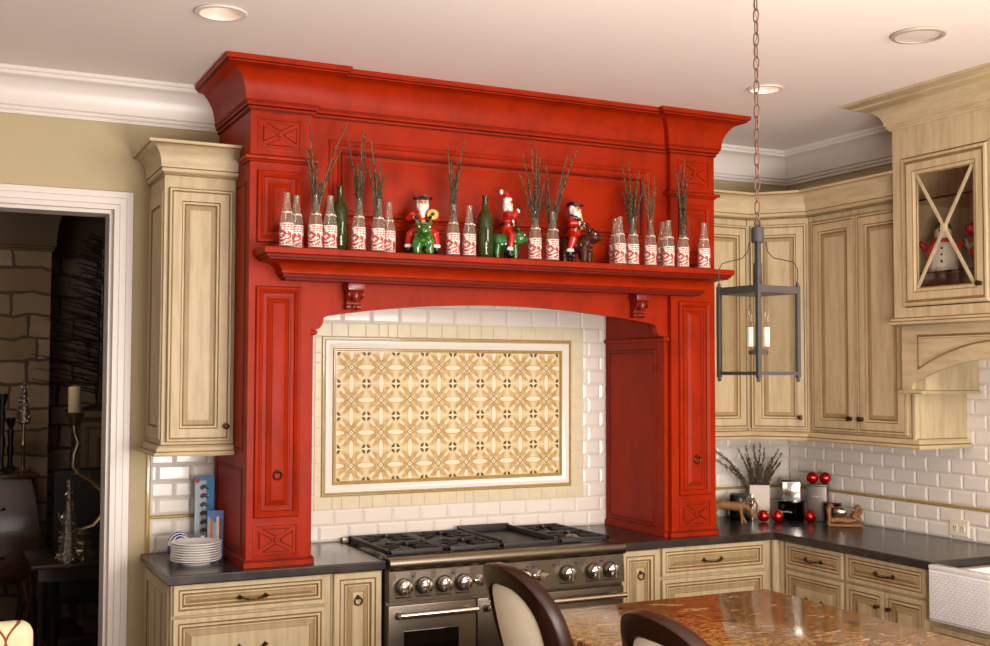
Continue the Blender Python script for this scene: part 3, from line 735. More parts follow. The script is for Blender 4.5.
YB, XB = -.350, 1.860           # door faces of the right-hand run
D0, D1 = Vector((1.650, YB)), Vector((XB, -.590))
UPT = 2.60
t = thing('wall_cabinet', 'cream wall cabinet on the back wall, between the red hood and the corner cabinet', 'cabinet', (1.43, -.17, 1.39), 'cream wall cabinets')
m = MB(); m.box(1.2225, 1.648, YB+.02, -.002, 1.395, UPT); m.build('carcass', ['cream'], t, 0)
d = front('door', t, (1.232, YB+.02, 1.44), X, NY, .412, 1.125, FL, .055); knob_mb((1.29, YB+.002, 1.505), NY).build('door_knob', 'bronze', d)
t = thing('wall_cabinet', 'cream corner wall cabinet with a diagonal door, behind the lantern', 'cabinet', (1.95, -.25, 1.39), 'cream wall cabinets')
dv = (D1-D0).normalized(); nv = Vector((dv.y, -dv.x)); q0, q1 = D0-nv*.02, D1-nv*.02
m = MB(); poly = [(1.651, -.002), (1.651, q0.y), (q0.x+.001, q0.y), (q1.x, q1.y+.001), (q1.x, -.598), (XR-.002, -.598), (XR-.002, -.002)]
m.prism(poly, lambda a, b, z: (a, b, z), 1.395, UPT); m.build('carcass', ['cream'], t, 0)
L = (D1-D0).length
d = front('door', t, (q0.x+dv.x*.008, q0.y+dv.y*.008, 1.44), (dv.x, dv.y, 0), (nv.x, nv.y, 0), L-.016, 1.125, FL, .055)
k = q0+dv*(L-.045)+nv*.018; knob_mb((k.x, k.y, 1.505), (nv.x, nv.y, 0)).build('door_knob', 'bronze', d)
t = thing('wall_cabinet', 'cream two-door wall cabinet on the right wall, next to the glass cabinet', 'cabinet', (2.04, -.95, 1.39), 'cream wall cabinets')
m = MB(); m.box(XB+.02, XR-.002, -1.297, -.600, 1.395, UPT); m.box(XB+.03, XR-.002, -1.345, -1.297, 1.395, 1.645)
m.tube([(XB+.028, -1.322, 1.395), (XB+.028, -1.322, 1.645)], .020, 12)
m.build('carcass', ['cream'], t, 30)
for yy, ky in ((-.612, -.905), (-.952, -.985)):
    d = front('door', t, (XB+.02, yy, 1.44), UY, NX, .332, 1.125, FL, .055); knob_mb((XB+.002, ky, 1.510), NX).build('door_knob', 'bronze', d)
PR = [(1.2225, YB), (D0.x, D0.y), (D1.x, D1.y), (XB, -1.297)]
m = MB(); cab_crown(m, PR, 2.600, 2.738, .085)
single('cabinet_crown', m, ['creamh', 'glaze'], 'cream crown moulding along the tops of the right-hand wall cabinets', 'moulding', (1.6, -.5, 2.6), smooth=28)
m = MB(); m.sweep([(1.2325, YB+.02), (q0.x, q0.y), (q1.x, q1.y), (XB+.02, -1.345), (XR-.016, -1.345)], [(0, 1.378), (.030, 1.378), (.034, 1.386), (.030, 1.396), (.020, 1.402), (.016, 1.414), (.006, 1.424), (0, 1.428)], mis=[0, 0, 0, 1, 0, 0, 1])
single('light_rail', m, ['creamh', 'glaze'], 'cream moulded rail under the right-hand wall cabinets', 'moulding', (1.6, -.5, 1.378), smooth=28)

# glass-fronted cabinet with arched valance over the sink
HX, HY0, HY1 = 1.775, -1.300, -2.46
t = thing('glass_cabinet', 'cream glass-door cabinet with X mullions and arched valance, upper right', 'cabinet', (2.0, -1.88, 1.65), 'cream wall cabinets')
m = MB(); m.box(HX+.022, XR-.002, HY0-.02, HY0, 1.985, CEIL-.01); m.box(HX+.022, XR-.002, HY1, HY1+.02, 1.985, CEIL-.01)
m.box(XR-.02, XR-.002, HY1+.02, HY0-.02, 1.985, CEIL-.01); m.box(HX+.022, XR-.02, HY1+.02, HY0-.02, 1.985, 2.06); m.box(HX+.022, XR-.02, HY1+.02, HY0-.02, 2.79, CEIL-.01)
m.box(HX+.022, XR-.02, -1.89, -1.872, 2.06, 2.79)
m.build('carcass', ['cream'], t, 0)
m = MB(); m.box(HX, HX+.022, HY0-.056, HY0, 1.985, 2.94); m.box(HX, HX+.022, HY1, HY1+.056, 1.985, 2.94); m.box(HX, HX+.022, -1.898, -1.866, 2.06, 2.79)
m.box(HX, HX+.022, HY1+.056, HY0-.056, 1.985, 2.06); m.box(HX, HX+.022, HY1+.056, HY0-.056, 2.785, 2.94); m.build('face_frame', ['cream'], t, 0)
m = MB(); HC = [(0, 2.93), (.008, 2.93), (.012, 2.937), (.020, 2.941), (.020, 2.953), (.028, 2.957)]
HC += [(.028+.090*(1-math.cos(q)), 2.957+.082*math.sin(q)) for q in [PI/2*k/8 for k in range(9)]]
HC += [(.128, 3.043), (.130, 3.050), (.155, 3.056), (.172, 3.064), (.172, CEIL-.001), (0, CEIL-.001)]
m.sweep([(XR-.002, HY0), (HX, HY0), (HX, HY1), (XR-.002, HY1)][::1], [(o, z) for o, z in HC], mis=[0, 1, 0, 1, 0]+[0]*9+[1, 0, 1, 0, 0, 0]) if False else m.sweep([(XR-.002, HY0), (HX, HY0), (HX, HY1), (XR-.002, HY1)], [(o, z) for o, z in HC])
m.build('crown', ['creamh', 'glaze'], t, 28)
m = MB(); m.sweep([(XB, HY0), (HX, HY0), (HX, HY1), (XR-.002, HY1)], [(0, 1.972), (.010, 1.974), (.020, 1.982), (.020, 1.992), (.012, 1.998), (.010, 2.008), (0, 2.014)], mis=[0, 0, 0, 1, 0, 1]); m.build('base_moulding', ['creamh', 'glaze'], t, 28)
for y0, y1, z0, z1, flip in ((-1.356, -1.866, 2.063, 2.782, 0), (-1.898, -2.404, 2.063, 2.782, 1)):
    w, h = y0-y1, z1-z0
    m = MB(); fnx = lambda a, b, c: (HX-c, y0-a, z0+b)
    P = [(.003, .003), (w-.003, .003), (w-.003, h-.003), (.003, h-.003)]
    m.sweep(P, [(0, -.012), (0, .004), (-.006, .010), (-.016, .011), (-.022, .005), (-.030, .004), (-.064, .004), (-.068, .001), (-.082, -.004), (-.088, -.006), (-.088, -.016)], fn=fnx, closed=True, mis=[0, 0, 0, 1, 1, 0, 1, 0, 1, 0])
    d = m.build('glass_door', ['cream', 'glaze'], t, 20)
    m = MB(); m.box(HX+.010, HX+.013, y1+.086, y0-.086, z0+.086, z1-.086); m.build('glass_pane', 'pane', d, 0)
    m = MB(); a0, a1, b0, b1 = .090, w-.090, .090, h-.090
    for (p, q) in (((a0, b0), (a1, b1)), ((a0, b1), (a1, b0))):
        p, q = Vector(p), Vector(q); n2 = Vector((-(q-p).y, (q-p).x)).normalized()*.007
        poly = [p+n2, p-n2, q-n2, q+n2]; m.prism([(v.x, v.y) for v in poly], fnx, -.008, .000)
    m.tube([fnx(w/2, h/2, -.004), fnx(w/2, h/2, .004), fnx(w/2, h/2, .007)], [.020, .020, .012], 14)
    m.build('cross_mullions', ['cream'], d, 30)
    ky = y1+.046 if not flip else y0-.046
    knob_mb((HX-.005, ky, 2.148), NX, .013).build('door_knob', 'bronze', d)
for z in (2.575, 2.222):
    m = MB(); m.box(HX+.06, XR-.021, -1.871, HY0-.021, z, z+.006); o = m.build('glass_shelf', 'pane', t, 0)
    m = MB(); m.box(HX+.057, HX+.060, -1.871, HY0-.021, z-.001, z+.007); m.build('shelf_edge', 'darkchrome', o, 0)
# arched valance and its bracket end
VX = 1.820
m = MB(); yc = (HY0+HY1)/2
A = [(HY1+.001, 1.975), (HY1+.001, 1.655), (HY1+.062, 1.655), (HY1+.064, 1.685)]
A += [(yc+(-.505+1.01*k/22), 1.702+.112*(1-((-.505+1.01*k/22)/.505)**2)) for k in range(23)]
A += [(HY0-.064, 1.685), (HY0-.062, 1.655), (HY0-.001, 1.655), (HY0-.001, 1.975)]
m.prism(A, lambda a, b, d: (d, a, b), VX, VX+.022)
# applied moulding following the arch
B = [(yc+.47, 1.925), (yc-.47, 1.925)]+[(yc+(-.47+.94*k/22), 1.768+.125*(1-((-.47+.94*k/22)/.47)**2)) for k in range(23)]
m.sweep(B, [(.004, 0), (.004, .006), (-.002, .008), (-.006, .003), (-.012, .003), (-.014, 0)], fn=lambda a, b, c: (VX-c, a, b), closed=True, mis=[0, 1, 1, 0, 1])
m.build('arched_valance', ['creamh', 'glaze'], t, 25)
for y0, y1 in ((HY0-.001, HY0-.124), (HY1+.124, HY1+.001)):
    m = MB(); m.box(VX+.024, XR-.016, min(y0, y1), max(y0, y1), 1.662, 1.982)
    m.sweep([(XR-.016, max(y0, y1)), (VX, max(y0, y1)), (VX, min(y0, y1)), (XR-.016, min(y0, y1))], [(-.03, 1.647), (.010, 1.647), (.014, 1.653), (.010, 1.661), (0, 1.665), (-.03, 1.665)])
    m.build('bracket', ['cream'], t, 25)
# ------------------------------------------------------------------ range
t = thing('range_cooker', 'wide stainless steel range with two ovens and a row of knobs', 'range', (0, -.35, 0))
m = MB(); m.box(-.608, .608, -.655, -.02, .10, .878); m.box(-.59, .59, -.60, -.02, 0, .10); m.box(-.606, .606, -.655, -.03, .878, .905)
m.box(-.606, .606, -.055, -.022, .905, .935, .004); m.build('body', 'steel', t, 30)
m = MB(); pf = [(-.612, .868), (-.694, .868), (-.706, .874), (-.712, .886), (-.712, .908), (-.706, .919), (-.692, .9235), (-.612, .9235)]
m.prism(pf, lambda a, b, d: (d, a, b), -.608, .608); m.build('bullnose', 'steel', t, 40)
m = MB(); pf = [(-.656, .868), (-.690, .868), (-.698, .735), (-.656, .735)]; m.prism(pf, lambda a, b, d: (d, a, b), -.606, .606); m.build('control_panel', 'steel', t, 20)
for kx in (-.542, -.445, -.348, -.253, .049, .285, .428, .523):
    m = MB(); m.prism([(-.692, .862), (-.698, .80), (-.7005, .755), (-.696, .748)], lambda a, b, d: (d, a, b), kx-.036, kx+.036)
    m.lathe([(.038, -.698), (.038, -.708), (.034, -.713), (0, -.713)], 18, (kx, 0, .800), axis='y'); b = m.build('knob_bezel', 'steel', t, 30)
    m = MB(); m.lathe([(.031, -.709), (.033, -.722), (.030, -.742), (.020, -.748), (0, -.748)], 18, (kx, 0, .800), axis='y'); m.box(kx-.006, kx+.006, -.762, -.740, .772, .828, .003)
    m.build('knob', 'chrome', b, 35)
for kx in (-.161, .141):
    m = MB(); m.lathe([(.024, -.692), (.024, -.706), (.017, -.714), (.017, -.730), (0, -.731)], 16, (kx, 0, .800), axis='y')
    for dx in (-1, 1): m.box(kx+dx*.026-.012, kx+dx*.026+.012, -.712, -.702, .793, .807, .003)
    m.build('selector_knob', 'chrome', t, 35)
for kx in (-.495, -.30, .075, .11, .215, .34, .475):
    m = MB(); m.tube([(kx, -.693, .842), (kx, -.6975, .842)], .0045, 8); m.build('indicator_light', 'blue', t, 30)
# sections of the hob: two double grates, the griddle, another grate
def grate(x0, x1, name='grate'):
    m = MB(); y0, y1, z = -.605, -.065, .945; r = .010
    for (a, b, c, d) in ((x0, x1, y0, y0+.024), (x0, x1, y1-.024, y1), (x0, x0+.022, y0, y1), (x1-.022, x1, y0, y1), (x0, x1, (y0+y1)/2-.012, (y0+y1)/2+.012)): m.box(a, b, c, d, z-.020, z, .004)
    for (a, b) in ((x0+.006, y0+.006), (x1-.022, y0+.006), (x0+.006, y1-.022), (x1-.022, y1-.022)): m.box(a, a+.016, b, b+.016, .9055, z-.018)
    for yc in ((y0*3+y1)/4, (y0+3*y1)/4):
        xc = (x0+x1)/2
        for k in range(8):
            a = PI/8+k*PI/4; ca, sa = math.cos(a), math.sin(a)
            R = min((x1-x0)/2/max(abs(ca), .01), (y1-y0)/4/max(abs(sa), .01))-.008
            m.tube([(xc+ca*.045, yc+sa*.045, z-.002), (xc+ca*R, yc+sa*R, z-.008)], [.0055, .008], 6)
    return m.build(name, 'iron', t, 30)
for x0, x1 in ((-.580, -.295), (-.291, -.004), (.295, .580)):
    g = grate(x0, x1)
    for yc in (-.47, -.20):
        m = MB(); m.lathe([(.055, .9055), (.055, .913), (.042, .918), (.042, .924), (.030, .930), (0, .930)], 18, ((x0+x1)/2, yc, 0)); m.build('burner', 'iron', g, 40)
m = MB(); m.box(.0, .291, -.605, -.065, .9055, .926); m.box(.0, .291, -.605, -.590, .926, .944, .003); m.box(.0, .012, -.59, -.065, .926, .956, .003); m.box(.279, .291, -.59, -.065, .926, .956, .003); m.box(.0, .291, -.080, -.065, .926, .962, .003)
m.build('griddle', 'iron', t, 30)
for x0, x1, w0, w1 in ((-.606, -.182, -.535, -.27), (-.176, .606, -.02, .45)):
    m = MB(); m.box(x0, x1, -.690, -.657, .17, .716, .004); d = m.build('oven_door', 'steel', t, 30)
    m = MB(); m.box(w0, w1, -.6925, -.690, .33, .603, .001); m.build('oven_window', 'darkglass', d, 0)
    m = MB(); m.tube([(x0+.035, -.738, .680), (x1-.015, -.738, .680)], .014, 14)
    for q in (x0+.045, x1-.028): m.tube([(q, -.690, .672), (q, -.736, .680)], [.020, .013], 10)
    m.build('oven_handle', 'chrome', d, 40)
m = MB(); m.box(-.604, .604, -.665, -.657, .10, .165); m.build('kick_panel', 'steel', t, 0)

# ------------------------------------------------------------------ island and its stools
IX0, IX1, IY = -.612, .478, -1.905
m = MB(); slab(m, [(IX0, -4.1), (IX1, -4.1), (IX1, IY), (IX0, IY)], .872, CT, .012)
single('island_worktop', m, 'granite', 'polished brown and gold granite island worktop in the foreground', 'worktop', (-.07, -3.0, .872), smooth=30)
t = thing('island_cabinet', 'cream panelled island base under the brown granite', 'cabinet', (.1, -3.0, 0))
m = MB(); m.box(IX0+.45, IX1-.05, -4.04, IY-.05, .10, .871); m.box(IX0+.47, IX1-.1, -4.0, IY-.1, 0, .10); m.build('carcass', 'cream', t, 0)
for k in range(3):
    m = MB(); m.panel((IX1-.05, -4.0+.66*k, .14), Y, Z, X, .62, .70, RS(.05), back=.001); m.build('panel_door', ['cream', 'glaze', 'creamshade'], t, 20)
m = MB(); m.panel((IX1-.06, IY-.05, .14), NX, Z, Y, .65, .70, RS(.05), back=.001); m.build('panel_door', ['cream', 'glaze', 'creamshade'], t, 20)

def stool(loc, rz, label):
    """counter stool, local +x is the way the sitter faces"""
    t = thing('counter_stool', label, 'stool', loc, 'stools along the island', local=True)
    H = 1.128; zc = .905; ry, rz_ = .226, H-zc
    def bk(y, z, d=0.):      # back leans away with height and wraps a little round the sitter
        return (-.19-(z-.64)*.26+1.0*y*y+d, y, z)
    N = 40; pts = []
    prof = lambda a: (math.copysign(abs(math.cos(a))**.80, math.cos(a))*ry, zc+math.copysign(abs(math.sin(a))**.85, math.sin(a))*(rz_ if math.sin(a) > 0 else .235))
    m = MB(); sec = [(-.004, -.020), (.0, -.026), (.058, -.024), (.064, -.016), (.064, .016), (.058, .022), (.0, .026), (-.004, .020)]
    V = []
    for k in range(N):
        a = 2*PI*k/N; y, z = prof(a); L_ = math.hypot(y, z-zc); 
        for ins, d in sec:
            f = (L_-ins)/L_; V.append(bk(y*f, zc+(z-zc)*f, d))
    K = len(sec); F = [(k*K+i, k*K+(i+1) % K, ((k+1) % N)*K+(i+1) % K, ((k+1) % N)*K+i) for k in range(N) for i in range(K)]
    m.add(V, F); m.build('back_frame', 'walnut', t, 50)
    for d, nm in ((-.012, 'outer_back_panel'), (.012, 'inner_back_panel')):
        m = MB(); V = []; R = 8
        for r in range(R+1):
            for k in range(N):
                a = 2*PI*k/N; y, z = prof(a); L_ = math.hypot(y, z-zc); f = (L_-.060)/L_*r/R
                V.append(bk(y*f, zc+(z-zc)*f, d+math.copysign(.016*(1-(r/R)**2), d)))
        F = [(r*N+k, r*N+(k+1) % N, (r+1)*N+(k+1) % N, (r+1)*N+k) for r in range(R) for k in range(N)]
        m.add(V, F); m.build(nm, 'linen', t, 60)
    m = MB(); m.box(-.20, .22, -.215, .215, .575, .63, .01); m.build('seat_frame', 'walnut', t, 30)
    m = MB(); m.box(-.20, .225, -.215, .215, .63, .69, .03); m.build('seat_cushion', 'linen', t, 60)
    for s in (-1, 1):
        m = MB(); m.tube([(-.235, s*.19, 0), (-.20, s*.19, .35), (-.185, s*.185, .62), (-.20, s*.185, .70)], [.017, .021, .024, .024], 8); m.build('rear_leg', 'walnut', t, 40)
        m = MB(); m.tube([(.20, s*.19, 0), (.195, s*.19, .58)], [.015, .024], 8); m.build('front_leg', 'walnut', t, 40)
    m = MB(); m.tube([(.195, -.19, .22), (.195, .19, .22)], .014, 8)
    for s in (-1, 1): m.tube([(-.215, s*.19, .28), (.195, s*.19, .28)], .012, 8)
    m.build('footrest', 'walnut', t, 40)
    t.location = loc; t.rotation_euler = (0, 0, rz)
    return t
STX = -.44
st = stool((STX-.03, -2.160, 0), 0.0, 'walnut counter stool with cream oval back, in front of the range')
dup(st, (STX-.03, -3.005, 0), 'walnut counter stool with cream oval back, nearer the camera, its back against the granite top', rz=0.0)

# ------------------------------------------------------------------ lantern on its chain
LX, LY = -.09, -2.575
t = thing('lantern_pendant', 'square dark metal lantern hanging on a chain above the island', 'pendant light', (LX, LY, 1.72))
h = .0855; zb, zt = 1.735, 2.012
b = .0065
m = MB()
for sx in (-1, 1):
    for sy in (-1, 1):
        m.box(LX+sx*h-b, LX+sx*h+b, LY+sy*h-b, LY+sy*h+b, zb-.008, zt+.004, .001)
        m.ball((LX+sx*h, LY+sy*h, zb-.014), .007, 1); m.ball((LX+sx*h, LY+sy*h, zt+.009), .006, 1)
for z0, z1 in ((zb, zb+.011), (zt-.022, zt)):
    for s in (-1, 1):
        m.box(LX-h, LX+h, LY+s*h-.005, LY+s*h+.005, z0, z1); m.box(LX+s*h-.005, LX+s*h+.005, LY-h, LY+h, z0, z1)
m.build('cage', 'lantern', t, 30)
for s in (-1, 1):
    m = MB(); m.box(LX-h+b, LX+h-b, LY+s*h-.001, LY+s*h+.001, zb+.011, zt-.022); m.build('glass_pane', 'pane', t, 0)
    m = MB(); m.box(LX+s*h-.001, LX+s*h+.001, LY-h+b, LY+h-b, zb+.011, zt-.022); m.build('glass_pane', 'pane', t, 0)
m = MB(); m.lathe([(.019, 2.155), (.020, 2.157), (.020, 2.200), (.018, 2.203), (0, 2.203)], 16, (LX, LY, 0))
m.box(LX-.0075, LX+.0075, LY-.0075, LY+.0075, 2.00, 2.156, .001); m.box(LX-.010, LX+.010, LY-.010, LY+.010, 2.00, 2.09, .001)
m.tube([(LX+.011*math.cos(2*PI*k/12), LY, 2.214+.014*math.sin(2*PI*k/12)) for k in range(12)], .003, 6, closed=True)
for s in (-1, 1): m.box(LX-h, LX+h, LY+s*.004-.003, LY+s*.004+.003, zt-.008, zt) if s > 0 else m.box(LX-.003, LX+.003, LY-h, LY+h, zt-.008, zt)
m.build('stem_and_cap', 'lantern', t, 30)
for sx in (-1, 1):
    for sy in (-1, 1):
        q = [(.018, 2.157), (.022, 2.125), (.034, 2.105), (.055, 2.098), (.078, 2.090), (.086, 2.068), (.0865, 2.040), (.084, 2.018)]
        k = 1.0
        m = MB(); m.tube([(LX+sx*r*k, LY+sy*r*k, z) for r, z in q], .0018, 6); m.build('scroll_wire', 'lantern', t, 60)
for k, (dx, dy) in enumerate(((-.020, .016), (.020, -.016))):
    m = MB(); m.lathe([(.009, 1.825), (.0105, 1.827), (.0105, 1.886), (0, 1.887)], 12, (LX+dx, LY+dy, 0)); cd = m.build('candle_sleeve', 'whitepaint', t, 40)
    m = MB(); m.lathe([(.004, 1.887), (.007, 1.893), (.014, 1.913), (.013, 1.928), (.007, 1.947), (.002, 1.960), (0, 1.961)], 12, (LX+dx, LY+dy, 0)); m.build('bulb', 'bulbglass', cd, 60)
m = MB(); m.lathe([(.028, 1.800), (.030, 1.805), (.030, 1.812), (.012, 1.818), (.012, 1.826), (0, 1.826)], 14, (LX, LY, 0)); m.tube([(LX, LY, 1.735), (LX, LY, 1.80)], .008, 8)
m.box(LX-h, LX+h, LY-.004, LY+.004, 1.735, 1.743); m.build('candle_base', 'lantern', t, 40)
m = MB(); z = 2.228; k = 0; hl = .0165; w = .0085
while z < CEIL-.03:
    a = k % 2 * PI/2+.35; P = []
    for q in range(14):
        c, s = math.cos(2*PI*q/14), math.sin(2*PI*q/14)
        e = w*c; zz = z+hl*(s if abs(s) < .8 else s)
        P.append((LX+e*math.cos(a), LY+e*math.sin(a), zz+.006*math.copysign(1, s)*(abs(s)**.5)))
    m.tube(P, .0022, 5, closed=True); z += .0385; k += 1
m.lathe([(.055, CEIL-.028), (.058, CEIL-.01), (.058, CEIL-.001)], 20, (LX, LY, 0)); m.tube([(LX, LY, CEIL-.05), (LX, LY, CEIL-.02)], .006, 6)
c = m.build('chain', 'chainm', t, 50); t.rotation_euler = (0, 0, math.radians(6.1))
m = MB(); m.tube([(LX+.007*math.sin(q*.9), LY+.007*math.cos(q*.9), 2.2+(CEIL-.03-2.2)*q/40) for q in range(41)], .0016, 5); m.build('lamp_cord', plain('copper_cord', '#8a4f38', .5), c, 60)

# ------------------------------------------------------------------ recessed ceiling lights
def downlight(x, y, r, label, deep):
    t = thing('recessed_light', label, 'ceiling light', (x, y, CEIL), 'ceiling lights')
    m = MB(); 
    if deep:
        m.lathe([(r*.97, CEIL-.001), (r, CEIL-.004), (r*.97, CEIL-.008), (r*.80, CEIL-.009), (r*.78, CEIL-.002)], 32, (x, y, 0), caps=False); m.build('trim_ring', 'white', t, 40)
        m = MB(); m.lathe([(r*.78, CEIL-.002), (r*.74, CEIL+.02), (r*.6, CEIL+.07), (r*.5, CEIL+.085)], 32, (x, y, 0), caps=False); m.build('baffle', 'white', t, 60)
        m = MB(); m.lathe([(r*.5, CEIL+.075), (r*.4, CEIL+.072), (0, CEIL+.066)], 24, (x, y, 0)); m.build('lamp', 'lamp', t, 60)
    else:
        m.lathe([(r*.90, CEIL+.004), (r*.97, CEIL), (r, CEIL-.004), (r*.96, CEIL-.011), (r*.82, CEIL-.012), (r*.80, CEIL-.006)], 32, (x, y, 0), caps=False); m.build('trim_ring', plain('grey_trim_paint', '#a89a8c', .5), t, 40)
        m = MB(); m.lathe([(r*.81, CEIL-.005), (r*.5, CEIL-.007), (0, CEIL-.008)], 32, (x, y, 0)); m.build('lens', 'white', t, 60)
    return t
# openings for the two deep fittings are cut straight into the ceiling slab mesh
def cut_ceiling(holes):
    bm = bmesh.new(); x0, x1, y0, y1 = -5.2, XR+.14, -7.5, .14
    n = 32; s = .2
    # ceiling underside: a square with a round hole for each fitting, rectangles around them
    xs = sorted({x0, x1}|{q for h in holes for q in (h[0]-s, h[0]+s)}); ys = sorted({y0, y1}|{q for h in holes for q in (h[1]-s, h[1]+s)})
    V = []; F = []
    def v(x, y, z): V.append((x, y, z)); return len(V)-1
    for i in range(len(xs)-1):
        for j in range(len(ys)-1):
            a, b, c, d = xs[i], xs[i+1], ys[j], ys[j+1]
            hh = [h for h in holes if abs((a+b)/2-h[0]) < 1e-6 and abs((c+d)/2-h[1]) < 1e-6]
            if not hh: F.append((v(a, c, CEIL), v(b, c, CEIL), v(b, d, CEIL), v(a, d, CEIL))); continue
            hx, hy, r = hh[0]; inn = []; out = []
            for k in range(n):
                t_ = 2*PI*(k+.5)/n; ca, sa = math.cos(t_), math.sin(t_); q = s/max(abs(ca), abs(sa))
                inn.append(v(hx+r*ca, hy+r*sa, CEIL)); out.append(v(hx+q*ca, hy+q*sa, CEIL))
            for k in range(n):
                F.append((inn[k], out[k], out[(k+1) % n], inn[(k+1) % n]))
            cor = [(a, c), (b, c), (b, d), (a, d)]
            for ci, (px, py) in enumerate(cor):
                k = {0: n*5//8, 1: n*7//8, 2: n//8, 3: n*3//8}[ci]; F.append((out[k-1], v(px, py, CEIL), out[k % n]))
    top = [v(x0, y0, CEIL+.22), v(x1, y0, CEIL+.22), v(x1, y1, CEIL+.22), v(x0, y1, CEIL+.22)]; F.append(tuple(top))
    me = ceil.data; me.clear_geometry(); me.from_pydata(V, [], F); me.update()
HL = [(-1.496, -1.242, .078), (1.040, -1.242, .068)]
cut_ceiling(HL)
downlight(-1.496, -1.242, .097, 'round recessed ceiling light with an amber lamp, upper left above the cabinet', True)
downlight(1.040, -1.242, .083, 'small recessed ceiling light just behind the lantern chain', True)
downlight(1.018, -2.192, .106, 'wide round ceiling fitting with a flat white lens, upper right', False)
# ------------------------------------------------------------------ bottles on the mantel shelf
SH = 2.2652
LABEL = ["........................",
         "..##.....####.##.###.##.",
         ".####...................",
         ".##.##....##.###.##.###.",
         ".#####..................",
         "..##.##...##.##.###.##..",
         "...##.####..............",
         "....########..##........",
         ".....##..####.####......",
         "..#.......########..##..",
         "..###...####..####.####.",
         "...####.###.....##.####.",
         "###..####.....####.#####",
         ".####......#####...####.",
         "...#########....##..###.",
         "##...#####....####.####.",
         ".####.......####....##..",
         "...#.##.###.##.###.##...",
         "........................"]
def bottle(loc, label, rz):
    t = thing('label_bottle', label, 'bottle', loc, 'clear labelled bottles on the mantel shelf', local=True)
    R = .0305
    m = MB(); m.lathe([(0, .006), (.020, .002), (.028, .0005), (R, .006), (R, .105), (.0290, .122), (.0248, .142), (.0203, .160), (.0167, .180), (.0142, .205), (.0126, .228), (.0138, .230), (.0138, .238), (.0105, .240), (.0095, .229), (.0110, .20)], 24, caps=False)
    m.build('glass', 'bottle', t, 50)
    m = MB(); n, rows = 24, len(LABEL); a0, a1 = math.radians(-90-92), math.radians(-90+92); z0, z1 = .012, .108; r = R+.0007
    V = []; F = []; mm = []
    for j in range(rows+1):
        for i in range(n+1):
            a = a0+(a1-a0)*i/n; V.append((r*math.cos(a), r*math.sin(a), z1+(z0-z1)*j/rows))
    for j in range(rows):
        for i in range(n): F.append((j*(n+1)+i, (j+1)*(n+1)+i, (j+1)*(n+1)+i+1, j*(n+1)+i+1)); mm.append(1 if LABEL[j][i] == '#' else 0)
    m.add(V, F, mm); m.build('printed_label', ['paper', 'ink'], t, 60)
    m = MB(); m.tube([(.0212*math.cos(2*PI*k/14), .0212*math.sin(2*PI*k/14), .157+.005*math.sin(2*PI*k/14)) for k in range(14)], .0017, 6, closed=True)
    m.tube([(.014, -.016, .156), (.022, -.017, .152), (.025, -.018, .146)], .002, 5); m.ball((.005, -.0212, .156), (.005, .003, .004), 1); m.build('string_tie', 'string', t, 60)
    t.location = loc; t.rotation_euler = (0, 0, rz)
    return t
BF = [('b1', -1.089, -.72, 'first labelled bottle at the left end of the mantel shelf, without twigs'),
      ('b2', -1.030, -.655, 'second bottle from the left end, tucked behind and beside the first, no twigs'),
      ('b3', -.963, -.72, 'labelled bottle holding a forked pair of tall twigs, left of the left green wine bottle'),
      ('b4', -.898, -.72, 'labelled bottle without twigs just in front of the left green wine bottle'),
      ('b5', -.768, -.72, 'labelled bottle with a narrow twig bundle, just right of the left green wine bottle'),
      ('b6', -.678, -.72, 'labelled bottle with spreading twigs, nearest on the left to the front-facing figurine'),
      ('b7', -.605, -.655, 'bare labelled bottle half hidden behind its twig-filled neighbour, left of the front-facing figurine'),
      ('b8', -.317, -.72, 'labelled bottle with twigs just right of the front-facing figurine'),
      ('b9', -.236, -.72, 'labelled bottle without twigs just left of the central green wine bottle'),
      ('b10', .104, -.72, 'labelled bottle with a tall twig bundle, right beside the green pig figurine'),
      ('b11', .198, -.72, 'labelled bottle with forked twigs, left beside the dark brown animal figurine'),
      ('b12', .573, -.72, 'first labelled bottle right of the dark brown animal figurine, without twigs'),
      ('b13', .648, -.72, 'labelled bottle with the tallest bushy twigs, in the right-hand group'),
      ('b14', .751, -.72, 'labelled bottle with short spreading twigs, in the middle of the right-hand group'),
      ('b15', .857, -.72, 'labelled bottle without twigs between two twig bottles in the right-hand group'),
      ('b16', .946, -.72, 'labelled bottle with twigs in front of the right pillar panel'),
      ('b17', 1.075, -.72, 'last labelled bottle at the right end of the shelf, without twigs'),
      ('b12b', .588, -.650, 'bottle half hidden behind the first bottle of the right-hand group'),
      ('b15b', .868, -.650, 'bottle half hidden behind the bare bottle right of the middle of the right-hand group'),
      ]
BF = [(k, x, (y if y > -.7 else -.715), l) for k, x, y, l in BF]
rb = random.Random(5); b0 = None
for k, x, y, l in BF:
    rz = math.radians(-26+rb.uniform(-16, 12))
    if b0 is None: b0 = bottle((x, y, SH), l, rz)
    else: dup(b0, (x, y, SH), l, rz)
def wine(x, y, l, first=None):
    if first: return dup(first, (x, y, SH), l)
    t = thing('wine_bottle', l, 'bottle', (x, y, SH), 'green wine bottles on the mantel shelf', local=True)
    m = MB(); m.lathe([(0, .010), (.022, .003), (.034, .0005), (.037, .006), (.037, .182), (.0345, .201), (.0255, .217), (.0160, .229), (.0142, .242), (.0138, .285), (.0152, .287), (.0152, .296), (.0125, .297), (.0110, .285)], 28, caps=False); m.build('glass', 'wine', t, 50)
    m = MB(); m.lathe([(.0150, .283), (.0162, .285), (.0162, .291), (.0150, .293)], 20, caps=False); m.build('lip_ring', 'wine', t, 50)
    t.location = (x, y, SH); return t
w0 = wine(-.832, -.650, 'dark green wine bottle near the left end of the shelf, behind a labelled bottle')
